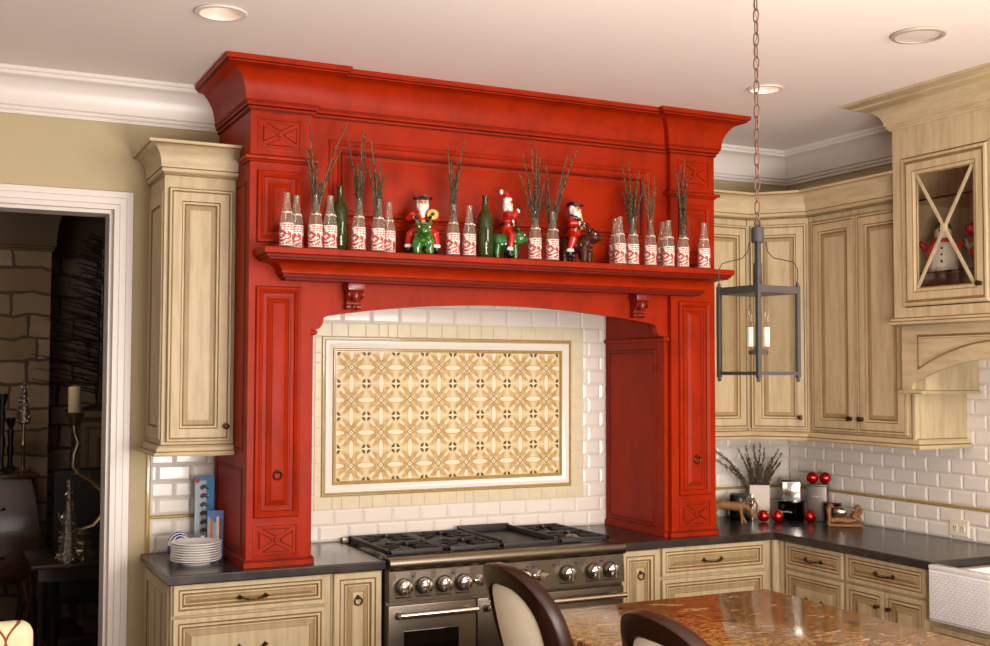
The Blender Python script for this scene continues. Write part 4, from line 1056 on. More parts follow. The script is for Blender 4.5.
wine(-.148, -.70, 'dark green wine bottle at the middle of the shelf, left of the green pig figurine', w0)
# dried twigs standing in the bottles
def sprigs(base, tips, seed, leafn=60, r=.0021, start=.22, ll=.029):
    g = random.Random(seed); m = MB(); B = Vector(base)
    tips = list(tips)+[(b_[0]+(t_[0]-b_[0])*g.uniform(.6, .9)+g.uniform(-.02, .02), t_[1]+g.uniform(-.02, .02), b_[2]+(t_[2]-b_[2])*g.uniform(.62, .85)) for t_ in tips for b_ in (base,)]
    for tp in tips:
        T = Vector(tp); P1 = B+Vector((g.uniform(-.004, .004), g.uniform(-.004, .004), 0)); L = (T-P1).length
        side = Vector((T.x-B.x, T.y-B.y, 0)); P2 = P1+Vector((0, 0, L*.45))+side*.15; pts = []
        for k in range(11):
            u = k/10; pts.append(P1*(1-u)**2+P2*2*u*(1-u)+T*u*u+Vector((g.uniform(-1, 1), g.uniform(-1, 1), 0))*.0018)
        m.tube(pts, [r*(1.15-.7*k/10) for k in range(11)], 5)
        for q in range(leafn):
            u = start+(1-start)*(q+g.random())/leafn; i = min(9, int(u*10)); p = pts[i].lerp(pts[i+1], u*10-i); d = (pts[i+1]-pts[i]).normalized()
            a = g.uniform(0, 2*PI); o = d.orthogonal().normalized(); o = Matrix.Rotation(a, 3, d) @ o
            ln = ll*g.uniform(.6, 1.25)*(1.15-.55*u); e = p+d*ln*.82+o*ln*.42; mid = p.lerp(e, .5); wv = d.cross(o)*ln*.16; th = (d*.55-o*.85)*ln*.12
            m.add([p[:], (mid+wv)[:], (mid+th)[:], (mid-wv)[:], (mid-th)[:], e[:]], [(0, 1, 2), (0, 2, 3), (0, 3, 4), (0, 4, 1), (5, 2, 1), (5, 3, 2), (5, 4, 3), (5, 1, 4)], 1)
    return m
TIPS = dict(b3=[(-.989, 2.847), (-.813, 2.834), (-.956, 2.655), (-1.01, 2.693)], b5=[(-.758, 2.804), (-.813, 2.79), (-.73, 2.789), (-.78, 2.648), (-.745, 2.70)], b6=[(-.692, 2.757), (-.654, 2.689), (-.725, 2.763), (-.701, 2.61), (-.64, 2.628)], b8=[(-.353, 2.765), (-.256, 2.811), (-.326, 2.685), (-.281, 2.689)],
            b10=[(.075, 2.827), (.027, 2.761), (.133, 2.761), (.101, 2.792), (.115, 2.68)], b11=[(.171, 2.731), (.296, 2.79), (.352, 2.819), (.166, 2.631)], b13=[(.647, 2.785), (.607, 2.772), (.676, 2.694), (.624, 2.699), (.665, 2.732), (.64, 2.65)], b14=[(.729, 2.723), (.762, 2.715), (.8, 2.668), (.688, 2.675), (.782, 2.577)], b16=[(.945, 2.816), (.97, 2.802), (.896, 2.731), (.921, 2.763), (.951, 2.715)])
TL = dict(b3='forked dried twigs with one leaning far right, near the left end of the shelf', b5='narrow upright dried twigs in the bottle just right of the left green wine bottle', b6='spreading dried twigs in the bottle nearest left of the front-facing figurine',
          b8='dried twigs in the bottle just right of the front-facing figurine', b10='tall dense dried twigs in the bottle beside the green pig figurine', b11='dried twigs forked to the right, in the bottle beside the dark brown animal figurine',
          b13='tallest bushy dried twigs of the right-hand bottle group', b14='short spreading reddish twigs in the middle bottle of the right-hand group', b16='dried twigs in front of the carved square of the right pillar')
bx = {k: (x, y) for k, x, y, l in BF}
for k, (nm, tl) in enumerate(TIPS.items()):
    x, y = bx[nm]; g = random.Random(k)
    m = sprigs((x, y, SH+.10), [(a, y+g.uniform(-.035, .05), z) for a, z in tl], 11+k)
    if nm == 'b14': mats = ['stem', plain('rust_brown_leaf', '#6d4428', .8, var=.35, nscale=60)]
    else: mats = ['stem', 'leaf']
    single('dried_twigs', m, mats, TL[nm], 'twigs', (x, y, SH+.10), 'dried twigs in the bottles', smooth=40)

# ------------------------------------------------------------------ ceramic riders on animals
def figurine(loc, rz, label, animal, mat, hat, prop):
    t = thing('rider_figurine', label, 'figurine', loc, 'ceramic rider figurines on the mantel shelf', local=True)
    a = MB(); S = {'pig': 1., 'bull': 1.02, 'front': 1.0}[animal]
    bz = .075*S+(.012 if animal == 'bull' else 0)
    a.ball((0, 0, bz), (.068, .042, .042), 2); a.ball((.045, 0, bz+.004), (.036, .040, .042), 2); a.ball((-.045, 0, bz-.002), (.036, .041, .043), 2)
    for sx in (-1, 1):
        for sy in (-1, 1):
            a.tube([(sx*.045, sy*.022, bz-.01), (sx*.050, sy*.025, bz*.45), (sx*.049, sy*.026, .004)], [.024, .019, .015], 10); a.ball((sx*.050, sy*.026, .010), (.017, .016, .010), 1)
    hz = bz+.030 if animal != 'pig' else bz+.020
    a.tube([(.045, 0, bz+.005), (.070, 0, hz-.002), (.085, 0, hz)], [.036, .032, .028], 10)
    a.ball((.086, 0, hz), (.031, .030, .029), 2); a.tube([(.09, 0, hz-.003), (.118, 0, hz-.006), (.124, 0, hz-.007)], [.022, .016, .014], 10)
    for sy in (-1, 1):
        a.tube([(.072, sy*.018, hz+.018), (.068, sy*.028, hz+.036), (.074, sy*.030, hz+.044)], [.012, .010, .004], 8)
        if animal == 'bull': a.tube([(.08, sy*.02, hz+.02), (.085, sy*.038, hz+.028), (.094, sy*.042, hz+.044)], [.009, .006, .002], 7)
    a.tube([(-.075, 0, bz+.015), (-.092, 0, bz+.010), (-.096, .006, bz-.010)], [.008, .006, .004], 6)
    a.ball((.123, 0, hz-.006), (.006, .015, .013), 1)
    o = a.build('animal', mat, t, 0); fuse(o, .0035, 3)
    e = MB()
    for sy in (-1, 1): e.ball((.104, sy*.019, hz+.012), .0042, 1)
    e.build('animal_eyes', 'blackpaint', o, 60) if False else [None]
    for sy in (-1, 1):
        e = MB(); e.ball((.104, sy*.021, hz+.011), .0045, 1); e.build('eye', 'whitepaint', o, 60)
    # rider's body, red suit, one skin
    b = MB(); z0 = bz+.040; lx = .010 if animal == 'pig' else -.012
    b.ball((lx, 0, z0+.030), (.033, .038, .042), 2); b.ball((lx+.002, 0, z0+.062), (.028, .040, .030), 2); b.ball((lx, 0, z0+.004), (.036, .040, .024), 2)
    b.tube([(lx, 0, z0+.07), (lx, 0, z0+.095)], [.016, .013], 8)
    for sy in (-1, 1): b.tube([(lx+.004, sy*.024, z0+.004), (lx+.018, sy*.050, z0-.020), (lx+.010, sy*.056, z0-.052), (lx+.006, sy*.056, z0-.072)], [.021, .020, .016, .014], 10)
    hands = []
    for sy in (-1, 1):
        if prop == 'wave' and sy < 0: P = [(lx, sy*.036, z0+.072), (lx+.030, sy*.052, z0+.062), (lx+.052, sy*.048, z0+.085)]
        elif prop == 'wave': P = [(lx, sy*.036, z0+.072), (lx+.016, sy*.054, z0+.046), (lx+.040, sy*.036, z0+.050)]
        else: P = [(lx, sy*.036, z0+.072), (lx+.012, sy*.056, z0+.050), (lx+.040, sy*.030, z0+.052)]
        b.tube(P, [.018, .016, .012], 9); hands.append(P[-1])
    b = b.build('red_suit', 'redpaint', t, 0); fuse(b, .003, 3); b['label'] = 'red suit of the rider'
    for k, hd in enumerate(hands):
        m = MB(); m.ball(hd, (.013, .013, .011), 1); c = m.build('white_cuff', 'whitepaint', b, 60)
        d = (Vector(hd)-Vector((lx, math.copysign(.04, hd[1]), z0+.055))).normalized(); h = Vector(hd)+d*.010
        m = MB(); m.ball(h[:], .0105, 1)
        for q in range(4): m.tube([h[:], (h+d*.012+Vector((0, .004*(q-1.5), -.003))).to_tuple()], [.0045, .003], 6)
        m.tube([h[:], (h+d*.006+Vector((0, 0, .010))).to_tuple()], [.004, .003], 6); m.build('black_glove', 'blackpaint', b, 60)
    for sy in (-1, 1):
        m = MB(); m.lathe([(.016, 0), (.0185, .004), (.0185, .011), (.016, .015)], 12, (lx+.006, sy*.056, z0-.078)); m.build('trouser_cuff', 'whitepaint', b, 60)
        m = MB(); m.tube([(lx+.006, sy*.056, z0-.074), (lx+.006, sy*.056, z0-.094)], [.013, .012], 9); m.ball((lx+.014, sy*.056, z0-.096), (.020, .011, .009), 1); m.build('boot', 'blackpaint', b, 40)
    m = MB(); m.lathe([(.036, z0+.028), (.0375, z0+.031), (.0375, z0+.037), (.036, z0+.040)], 18, (lx, 0, 0)); bl = m.build('belt', 'blackpaint', t, 40)
    m = MB(); m.box(lx+.034, lx+.041, -.008, .008, z0+.027, z0+.041, .002); m.build('buckle', 'yellow', bl, 30)
    # head
    cz = z0+.118; hx = lx+.004
    m = MB(); m.ball((hx, 0, cz), (.023, .021, .026), 2); m.ball((hx+.024, 0, cz-.001), (.007, .006, .007), 1)
    for sy in (-1, 1): m.ball((hx+.018, sy*.011, cz-.004), (.007, .007, .006), 1); m.ball((hx, sy*.021, cz), (.005, .004, .008), 1)
    hd = m.build('head', 'skin', t, 60)
    m = MB()
    for sy in (-1, 1): m.ball((hx+.0215, sy*.0085, cz+.006), (.0025, .003, .0025), 1)
    for sy in (-1, 1):
        m = MB(); m.ball((hx+.0215, sy*.0085, cz+.006), (.0025, .003, .0025), 1); m.build('eye', 'blackpaint', hd, 60)
    m = MB(); m.ball((hx+.022, 0, cz-.0125), (.005, .006, .0028), 1); m.build('mouth', 'redpaint', hd, 60)
    m = MB(); m.ball((hx+.012, 0, cz-.024), (.020, .021, .020), 2); m.ball((hx+.018, 0, cz-.042), (.014, .016, .020), 2); m.ball((hx+.020, 0, cz-.058), (.008, .009, .012), 1)
    for sy in (-1, 1): m.ball((hx+.006, sy*.018, cz-.012), (.011, .008, .020), 1); m.ball((hx-.008, sy*.014, cz+.004), (.016, .012, .026), 1); m.ball((hx+.022, sy*.007, cz-.0075), (.006, .009, .003), 1)
    m.ball((hx-.010, 0, cz-.006), (.018, .020, .030), 1)
    bd = m.build('white_beard_and_hair', 'whitepaint', t, 0); fuse(bd, .0022, 2)
    if hat == 'soft':
        m = MB(); m.lathe([(.022, cz+.013), (.026, cz+.016), (.026, cz+.022), (.022, cz+.025)], 14, (hx, 0, 0)); m.build('hat_band', 'whitepaint', hd, 60)
        m = MB(); m.tube([(hx, 0, cz+.018), (hx-.002, 0, cz+.034), (hx-.014, 0, cz+.046), (hx-.028, 0, cz+.050)], [.0235, .020, .013, .007], 12); m.build('red_hat', 'redpaint', hd, 60)
        m = MB(); m.ball((hx-.034, 0, cz+.050), .0115, 1); m.build('pompom', 'whitepaint', hd, 60)
    else:
        m = MB(); m.lathe([(.018, cz+.012), (.021, cz+.018), (.017, cz+.032), (0, cz+.036)], 14, (hx, 0, 0)); n = 20; V = []
        for r in (.018, .041):
            for k in range(n):
                q = 2*PI*k/n; lift = .013*max(0, math.cos(3*q if hat == 'tricorn' else 2*q+PI))**.7 if math.cos(3*q if hat == 'tricorn' else 2*q+PI) > 0 else 0
                f = 1.0; V.append((hx+r*f*math.cos(q), r*f*math.sin(q), cz+.014+(lift if r > .02 else 0)+(.003 if r > .02 else 0)))
        V += [(x, y, z+.004) for x, y, z in V]; F = []
        for k in range(n):
            j = (k+1) % n; F += [(k, j, n+j, n+k), (2*n+k, 3*n+k, 3*n+j, 2*n+j), (n+k, n+j, 3*n+j, 3*n+k), (k, 2*n+k, 2*n+j, j)]
        m.add(V, F); m.build('black_brimmed_hat', 'blackpaint', hd, 40)
    if prop == 'disc':
        m = MB(); m.lathe([(0, -.004), (.022, -.004), (.024, 0), (.022, .004), (.008, .0045), (0, .007)], 20, (hands[1][0]+.012, hands[1][1]+.008, hands[1][2]+.012), axis='x'); m.build('yellow_disc', 'yellow', t, 40)
        m = MB(); m.lathe([(0, .0045), (.008, .006), (.008, .009), (0, .010)], 12, (hands[1][0]+.012, hands[1][1]+.008, hands[1][2]+.012), axis='x'); m.build('disc_boss', 'blackpaint', t, 40)
    if prop == 'pipe':
        m = MB(); m.tube([(hx+.032, -.004, cz-.030), (hx+.036, -.004, cz-.045), (hx+.036, -.004, cz-.066)], [.004, .0055, .006], 8); m.build('yellow_horn', 'yellow', t, 40)
        m = MB(); m.tube([(lx-.010, -.035, z0+.088), (lx+.020, -.024, z0+.078), (lx+.032, 0, z0+.070)], [.012, .011, .009], 9); m.tube([(lx-.010, .035, z0+.088), (lx+.020, .024, z0+.078), (lx+.032, 0, z0+.070)], [.012, .011, .009], 9); m.build('dark_fur_collar', 'blackpaint', t, 60)
    t.location = loc; t.rotation_euler = (0, 0, rz); return t
f1 = figurine((-.462, -.705, SH), math.radians(-108), 'bearded rider in a red suit facing forward on a green speckled animal', 'front', 'greenspeck', 'tricorn', 'disc'); f1.scale = (1.0, 1.10, 1.02)
f2 = figurine((-.036, -.680, SH), math.radians(-16), 'bearded rider in a red hat riding a glossy green pig', 'pig', 'greenpaint', 'soft', 'wave'); f2.scale = (.86, .95, 1.14)
f3 = figurine((.345, -.69, SH), math.radians(-56), 'bearded rider in a black hat on a dark brown white-speckled animal', 'bull', 'brownspeck', 'brim', 'pipe'); f3.scale = (1.05, 1.05, 1.06)

# ------------------------------------------------------------------ left worktop
CZ = CT+.0006
PL = (-1.382, -.385)
def plate(k, first=None):
    z = CZ+.0105*k; names = ['lowest plate of the white stack on the left worktop']+['%s plate up in the white stack on the left worktop' % w for w in ('second', 'third', 'fourth', 'fifth', 'sixth')]+['next-to-top plate of the white stack on the left worktop', 'top plate of the white stack on the left worktop']
    if first: return dup(first, (PL[0]+.0012*math.sin(k*2.1), PL[1]+.0012*math.cos(k*1.7), z), names[k])
    m = MB(); m.lathe([(0, .0035), (.052, .0035), (.056, 0), (.062, .0), (.064, .004), (.080, .010), (.1065, .0185), (.1085, .0205), (.1065, .022), (.080, .0135), (.066, .0085), (0, .0085)], 40)
    return single('dinner_plate', m, 'ceramic', names[0], 'plate', (PL[0], PL[1], z), 'stacked white plates', local=True, smooth=50)
p0 = plate(0)
for k in range(1, 8): plate(k, p0)
t = thing('toy_helmet', 'small white helmet with blue stripes behind the plate stack', 'helmet', (-1.418, -.19, CZ), local=True)
m = MB(); m.ball((0, 0, .062), (.050, .046, .050), 3); m.lathe([(.030, .0), (.036, .006), (.040, .03)], 20); m.build('shell', 'ceramic', t, 60)
for a in (-.75, -.15, .45):
    m = MB(); P = []
    for k in range(9):
        q = math.radians(175-130*k/8); P.append((.0515*math.cos(q)*math.cos(a), -.012+.046*math.sin(a)-.012, .062+.0515*math.sin(q)))
    m.tube([(Vector((0, 0, .062))+(Vector(p)-Vector((0, 0, .062))).normalized()*.0495).to_tuple() for p in P], [.001+.0036*math.sin(PI*k/8) for k in range(9)], 6); m.build('blue_stripe', 'blue', t, 60)
m = MB(); m.ball((-.033, -.006, .040), (.020, .028, .026), 2); m.build('blue_side', 'blue', t, 60)
t.location = (-1.418, -.19, CZ)
t = thing('glass_bell', 'small pale bell-shaped ornament between the plates and the toy package', 'ornament', (-1.318, -.215, CZ), local=True)
m = MB(); m.lathe([(.030, 0), (.032, .004), (.027, .035), (.018, .07), (.008, .092), (0, .096)], 20); m.build('bell', 'ceramic', t, 50)
m = MB(); m.lathe([(.003, .094), (.007, .100), (.007, .108), (0, .112)], 12); m.build('handle', 'silver', t, 50); t.location = (-1.318, -.215, CZ)
t = thing('toy_car_package', 'tall blue toy package with a column of little dark cars, against the red hood side', 'toy package', (-1.288, -.10, CZ), local=True)
m = MB(); m.box(-.044, .044, -.006, .006, .0, .348, .001); m.build('card', plain('blue_card', '#2f86c8', .3, coat=.4, var=.25, nscale=9), t, 0)
m = MB(); m.box(-.043, .008, -.0075, -.006, .002, .330); m.build('pale_card_panel', plain('pale_card_print', '#b9c4cc', .3, coat=.4, var=.2, nscale=40), t, 0)
m = MB(); m.lathe([(0, -.0085), (.011, -.0085), (.011, -.006)], 16, (-.032, 0, .330), axis='y'); m.build('round_badge', plain('red_print', '#b8352a', .4), t, 0)
for k in range(8):
    m = MB(); z = .302-.0395*k; m.box(-.020, .020, -.014, -.0075, z-.008, z+.004, .003); m.box(-.012, .011, -.013, -.0075, z+.002, z+.010, .003)
    for dx in (-.011, .013): m.lathe([(0, -.015), (.006, -.015), (.006, -.009)], 10, (dx, 0, z-.008), axis='y')
    m.build('toy_car', plain('toy_car_paint', ['#2a1c1c', '#4a1a16', '#35302e'][k % 3], .3, coat=.5), t, 40)
t.location = (-1.288, -.10, CZ); t.rotation_euler = (0, 0, math.radians(-14))
t = thing('toy_bag_pack', 'clear-fronted bagged toy pack leaning in front of the blue toy package', 'toy package', (-1.268, -.235, CZ), local=True)
m = MB(); m.box(-.036, .036, -.003, .003, 0, .205); m.build('backing_card', plain('pack_card', '#5a70b0', .35, coat=.3, var=.3, nscale=20), t, 0)
for k, (x0, c) in enumerate(((-.034, '#9aa3a8'), (-.021, '#c2632a'), (-.008, '#8fa7c4'), (.005, '#d4d0c8'), (.018, '#7d4a35'))):
    m = MB(); m.box(x0, x0+.013, -.010, -.003, .012+.008*(k % 2), .178-.012*(k % 3), .003); m.build('coloured_stick', plain('pack_item', c, .4, var=.35, nscale=50), t, 30)
t.location = (-1.268, -.235, CZ); t.rotation_euler = (math.radians(-3), 0, math.radians(-18))

# ------------------------------------------------------------------ right worktop corner
def text_mesh(txt, size, name, parent, mat, loc, spacing=1.3):
    c = bpy.data.curves.new(name, 'FONT'); c.body = txt; c.size = size; c.align_x = 'CENTER'; c.align_y = 'CENTER'; c.extrude = .0003; c.space_character = spacing
    o = bpy.data.objects.new('tmp', c); COL.objects.link(o); dg = bpy.context.evaluated_depsgraph_get(); me = bpy.data.meshes.new_from_object(o.evaluated_get(dg))
    bpy.data.objects.remove(o); me.materials.clear(); me.materials.append(M[mat]); q = bpy.data.objects.new(name, me); COL.objects.link(q); q.parent = parent; q.location = loc; q.rotation_euler = (PI/2, 0, 0); return q
def canister(loc, rz, s, h, label, mat, lid=True, txt=None, tmat='white', tz=.6, lidmat=None, open_top=False):
    t = thing('metal_canister', label, 'canister', loc, 'square metal canisters in the corner', local=True); a = s/2
    m = MB()
    if open_top:
        for (x0, x1, y0, y1) in ((-a, a, -a, -a+.004), (-a, a, a-.004, a), (-a, -a+.004, -a+.004, a-.004), (a-.004, a, -a+.004, a-.004)): m.box(x0, x1, y0, y1, 0, h)
        m.box(-a+.004, a-.004, -a+.004, a-.004, 0, .01)
        for (x0, x1, y0, y1) in ((-a-.002, a+.002, -a-.002, -a+.006), (-a-.002, a+.002, a-.006, a+.002), (-a-.002, -a+.006, -a+.006, a-.006), (a-.006, a+.002, -a+.006, a-.006)): m.box(x0, x1, y0, y1, h-.006, h+.002, .001)
        m.build('body', mat, t, 0)
    else:
        m.box(-a, a, -a, a, 0, h, .005); m.build('body', mat, t, 30)
    if lid:
        m = MB(); m.box(-a-.003, a+.003, -a-.003, a+.003, h+.0005, h+.010, .003); m.build('lid', lidmat or mat, t, 30)
    if txt: text_mesh(txt, .016, 'lettering', t, tmat, (0, -a-.0006, h*tz), 1.5)
    t.location = loc; t.rotation_euler = (0, 0, math.radians(rz)); return t
canister((1.884, -.125, CZ), -30, .112, .188, 'tall pale metal canister holding a spray of dry twigs', 'tin', False, None, open_top=True)
SP = [(1.582, 1.321), (1.652, 1.291), (1.694, 1.318), (1.751, 1.328), (1.888, 1.331), (1.925, 1.341), (1.953, 1.3), (2.012, 1.304), (2.071, 1.274), (2.063, 1.227), (1.801, 1.276), (1.858, 1.257), (1.975, 1.253)]
g = random.Random(2)
m = sprigs((1.884, -.125, CZ+.03), [(x, -.13+g.uniform(-.06, .07), z) for x, z in SP], 77, 60, .0024, .42, .030)
single('dried_twigs', m, ['stem', 'leaf'], 'wide spray of dry twigs standing in the tall pale canister', 'twigs', (1.884, -.125, CZ+.03), smooth=40)
canister((2.0, -.275, CZ), -66, .110, .092, 'low dark polished canister lettered coffee, under the bright one', 'darkchrome', True, 'coffee', 'white', .5)
canister((2.0, -.275, CZ+.1035), -41, .100, .112, 'bright silver canister with small lettering, stacked on the dark one', 'chrome', True, 'tea', 'darkchrome', .42, 'darkchrome')
canister((2.100, -.385, CZ), -50, .108, .196, 'tall grey metal canister lettered sugar, with two red baubles on its lid', 'tin', True, 'sugar', 'white', .72)
def bauble(loc, label, rz, tilt, first=None):
    t = thing('red_bauble', label, 'bauble', loc, 'red glass baubles', local=True)
    m = MB(); m.ball((0, 0, 0), .034, 4); m.build('globe', 'bauble', t, 60)
    m = MB(); m.lathe([(.009, .032), (.009, .041), (.004, .042), (0, .042)], 12); m.tube([(.004*math.cos(2*PI*k/8), 0, .045+.004*math.sin(2*PI*k/8)) for k in range(8)], .0008, 4, closed=True); m.build('cap', 'silver', t, 40)
    t.location = loc; t.rotation_euler = (tilt, 0, rz); return t
bz = CZ+.034
bauble((1.775, -.305, bz), 'red bauble on the worktop beside the carved deer', .3, 1.5)
bauble((1.842, -.345, bz), 'red bauble on the worktop in front of the twig canister, right one of the pair', 1.9, 1.3)
bauble((2.000, -.430, bz), 'red bauble on the worktop between the dark and the tall canister', -1.6+3.6, 1.25)
bauble((2.073, -.370, CZ+.196+.0105+.0342), 'red bauble standing highest on the tall canister lid, left of the other', 2.2, 1.0)
bauble((2.122, -.420, CZ+.196+.0105+.0342), 'red bauble lying at the front right of the tall canister lid', 1.1, 1.4)
t = thing('polished_toaster', 'small dark polished metal box behind the carved deer', 'toaster', (1.712, -.175, CZ), local=True)
m = MB(); m.box(-.062, .062, -.045, .045, .0, .150, .022); m.build('body', 'darkchrome', t, 40)
m = MB(); m.box(.0625, .069, -.047, .047, .002, .146, .003); m.build('end_plate', 'chrome', t, 30)
m = MB(); m.box(-.045, .045, -.018, -.006, .149, .1512); m.build('slot', 'black', t, 0); t.location = (1.712, -.175, CZ); t.rotation_euler = (0, 0, math.radians(-35))
# carved deer with lowered head
t = thing('carved_deer', 'carved pale wood deer with lowered antlers beside the red hood', 'deer figure', (1.545, -.31, CZ), local=True)
m = MB()
m.tube([(-.085, 0, .098), (-.05, 0, .105), (0, 0, .100), (.045, 0, .098), (.062, 0, .102)], [.018, .026, .024, .027, .022], 12)
m.tube([(.055, 0, .105), (.085, 0, .098), (.108, 0, .075)], [.020, .015, .011], 10)
m.ball((.114, 0, .066), (.013, .011, .020), 1); m.tube([(.114, 0, .064), (.124, 0, .040), (.127, 0, .034)], [.010, .007, .005], 8)
for sy in (-1, 1):
    m.tube([(-.075, sy*.012, .095), (-.088, sy*.014, .062), (-.072, sy*.014, .036), (-.082, sy*.014, .003)], [.017, .010, .007, .006], 8)
    m.tube([(.050, sy*.012, .092), (.058, sy*.014, .050), (.072+sy*.012, sy*.014, .003)], [.015, .008, .006], 8)
m.tube([(-.1, 0, .105), (-.108, 0, .090)], [.007, .004], 6)
o = m.build('body', 'antler', t, 0); fuse(o, .0025, 2)
for sy in (-1, 1):
    m = MB(); m.tube([(.104, sy*.006, .085), (.088, sy*.016, .118), (.100, sy*.020, .142), (.125, sy*.018, .140), (.142, sy*.014, .110), (.138, sy*.010, .07)], [.004, .005, .006, .006, .005, .003], 8)
    for q in ((.092, .125, .118, .112), (.105, .142, .122, .122), (.128, .138, .116, .098)): m.tube([(q[0], sy*.018, q[1]), (q[2], sy*.017, q[3])], [.004, .002], 6)
    m.build('antler', 'antler', t, 50)
for sy in (-1, 1): m = MB(); m.tube([(.106, sy*.008, .082), (.100, sy*.022, .082)], [.005, .002], 6); m.build('ear', 'antler', t, 50)
t.location = (1.545, -.31, CZ); t.rotation_euler = (0, 0, math.radians(-36))
# sleigh
t = thing('carved_sleigh', 'carved brown sleigh ornament with scrolled runners, front right on the stone worktop', 'sleigh ornament', (2.045, -.640, CZ), local=True)
for sy in (-1, 1):
    m = MB(); P = [(-.070, .004), (-.02, .004), (.04, .004), (.088, .006), (.092, .018), (.080, .030), (.060, .040), (.045, .050), (.055, .062), (.072, .058), (.082, .066), (.086, .082), (.076, .094), (.062, .090), (.060, .078)]
    m.tube([(x, sy*.036, z+.004) for x, z in P], [.008, .008, .008, .008, .0085, .009, .010, .010, .009, .008, .008, .008, .008, .007, .006], 8)
    m.tube([(-.070, sy*.036, .008), (-.066, sy*.036, .045), (-.072, sy*.036, .085), (-.060, sy*.036, .104), (-.045, sy*.036, .096)], [.009, .008, .009, .008, .006], 8)
    m.tube([(-.060, sy*.036, .030), (-.03, sy*.036, .036), (.02, sy*.036, .030), (.060, sy*.036, .036)], [.010, .013, .012, .008], 8)
    m.build('scrolled_runner', 'antler', t, 50)
m = MB(); m.box(-.064, .05, -.03, .03, .030, .045, .004); m.box(-.074, -.058, -.034, .034, .045, .098, .004); m.build('seat', 'antler', t, 30)
m = MB(); m.ball((-.012, 0, .071), (.036, .026, .026), 3); m.build('silver_load', 'chrome', t, 60)
t.location = (2.045, -.640, CZ); t.rotation_euler = (0, 0, math.radians(-38)); t.scale = (1.1, 1.1, 1.1)
t = thing('leaning_dark_dish', 'dark polished rectangular dish leaning behind the carved sleigh', 'dish', (2.062, -.548, CZ), local=True)
m = MB(); m.panel((-.055, 0, .002), X, Z, NY, .10, .115, [(0, 0, 0), (0, .012, 0), (.008, .014, 0), (.016, .004, 0), (.02, .003, 0)], back=.004); m.build('dish', 'darkchrome', t, 25)
t.location = (2.062, -.548, CZ); t.rotation_euler = (math.radians(-9), 0, math.radians(-44))

# ------------------------------------------------------------------ inside the glass cabinet
def snowman(loc, rz, label, scarf, hat):
    t = thing('snowman_figure', label, 'snowman', loc, 'snow figures in the glass cabinet', local=True)
    m = MB(); m.lathe([(0, 0), (.058, .0), (.068, .02), (.066, .06), (.052, .105), (.030, .124), (.0, .126)], 20); m.ball((0, 0, .148), .040, 2); b = m.build('body', 'snow', t, 0); fuse(b, .005, 3)
    m = MB(); m.tube([(.034*math.cos(2*PI*k/14), .034*math.sin(2*PI*k/14), .122+.003*math.sin(k)) for k in range(14)], .011, 7, closed=True); m.tube([(-.03, -.03, .120), (-.058, -.048, .085), (-.07, -.052, .055)], [.012, .013, .013], 7); m.build('scarf', scarf, t, 60)
    m = MB(); m.tube([(0, -.036, .148), (0, -.062, .146)], [.006, .001], 7); m.build('carrot_nose', plain('orange_nose', '#c8641e', .6), t, 60)
    for x in (-.012, .012): m = MB(); m.ball((x, -.037, .158), .004, 1); m.build('eye', 'black', t, 60)
    for z in (.040, .065, .090): m = MB(); m.ball((0, -.067+(z-.04)*.25, z), .006, 1); m.build('button', 'black', t, 60)
    if hat:
        m = MB(); m.lathe([(.046, .176), (.046, .181), (.030, .183), (.034, .225), (0, .228)], 18); m.build('red_hat', 'redcloth', t, 40)
    else:
        m = MB(); m.ball((0, .006, .168), (.040, .040, .028), 2); m.build('green_cap', 'greencloth', t, 60)
    for s in (-1, 1): m = MB(); m.tube([(s*.045, -.01, .105), (s*.085, -.035, .095), (s*.098, -.045, .115)], [.016, .014, .012], 8); m.build('arm', scarf if not hat else 'snow', t, 60)
    t.location = loc; t.rotation_euler = (0, 0, rz); return t
GS = 2.2285
s1 = snowman((1.94, -1.455, GS), -.95, 'white snowman with red scarf on the glass shelf behind the X mullions', 'redcloth', False)
s1.scale = (1.0, 1.0, 1.28)
s2 = snowman((2.075, -1.615, GS), -.95, 'snow figure in a tall red hat at the back right of the glass shelf', 'snow', True); s2.scale = (1.1, 1.1, 1.30)
for (x, y, z), l in (((1.920, -1.668, 2.308), 'red bauble hanging low on a thread in the glass cabinet'), ((1.925, -1.640, 2.418), 'red bauble hanging higher on a thread in the glass cabinet')):
    b = bauble((x, y, z), l, .4, 0.0)
    m = MB(); m.tube([(0, 0, .046), (0, 0, 2.574-z)], .0008, 5); m.build('thread', 'string', b, 60, off=(0, 0, 0))
# ------------------------------------------------------------------ the dim stone-walled room through the doorway
m = MB(); m.box(-5.2, -.3, 3.30, 3.42, 0, 2.9); struct('wall_far', m, 'fieldstone', smooth=0)
m = MB(); m.box(-.42, -.3, .15, 3.30, 0, 2.9); m.box(-5.2, -5.08, .15, 3.30, 0, 2.9); struct('wall_side', m, 'farwall', smooth=0)
m = MB(); m.box(-5.2, -.3, .15, 3.42, 2.9, 3.0); struct('ceiling_far', m, 'farwall', smooth=0)
m = MB(); m.box(-4.4, -1.71, 2.86, 3.30, 0, 2.9); struct('chimney_breast', m, 'fieldstone', smooth=0)
m = MB(); m.sweep([(-4.4, 3.30), (-4.4, 2.86), (-1.71, 2.86), (-1.71, 3.30), (-.42, 3.30)], crown_prof(2.56, 2.9, .12)); struct('trim_9', m, 'farwall')
m = MB(); m.box(-1.79, -.75, 1.95, 2.60, .0005, .0045); single('area_rug', m, 'rug', 'grey woven rug on the floor of the dim room', 'rug', (-1.3, 2.3, 0), smooth=0)
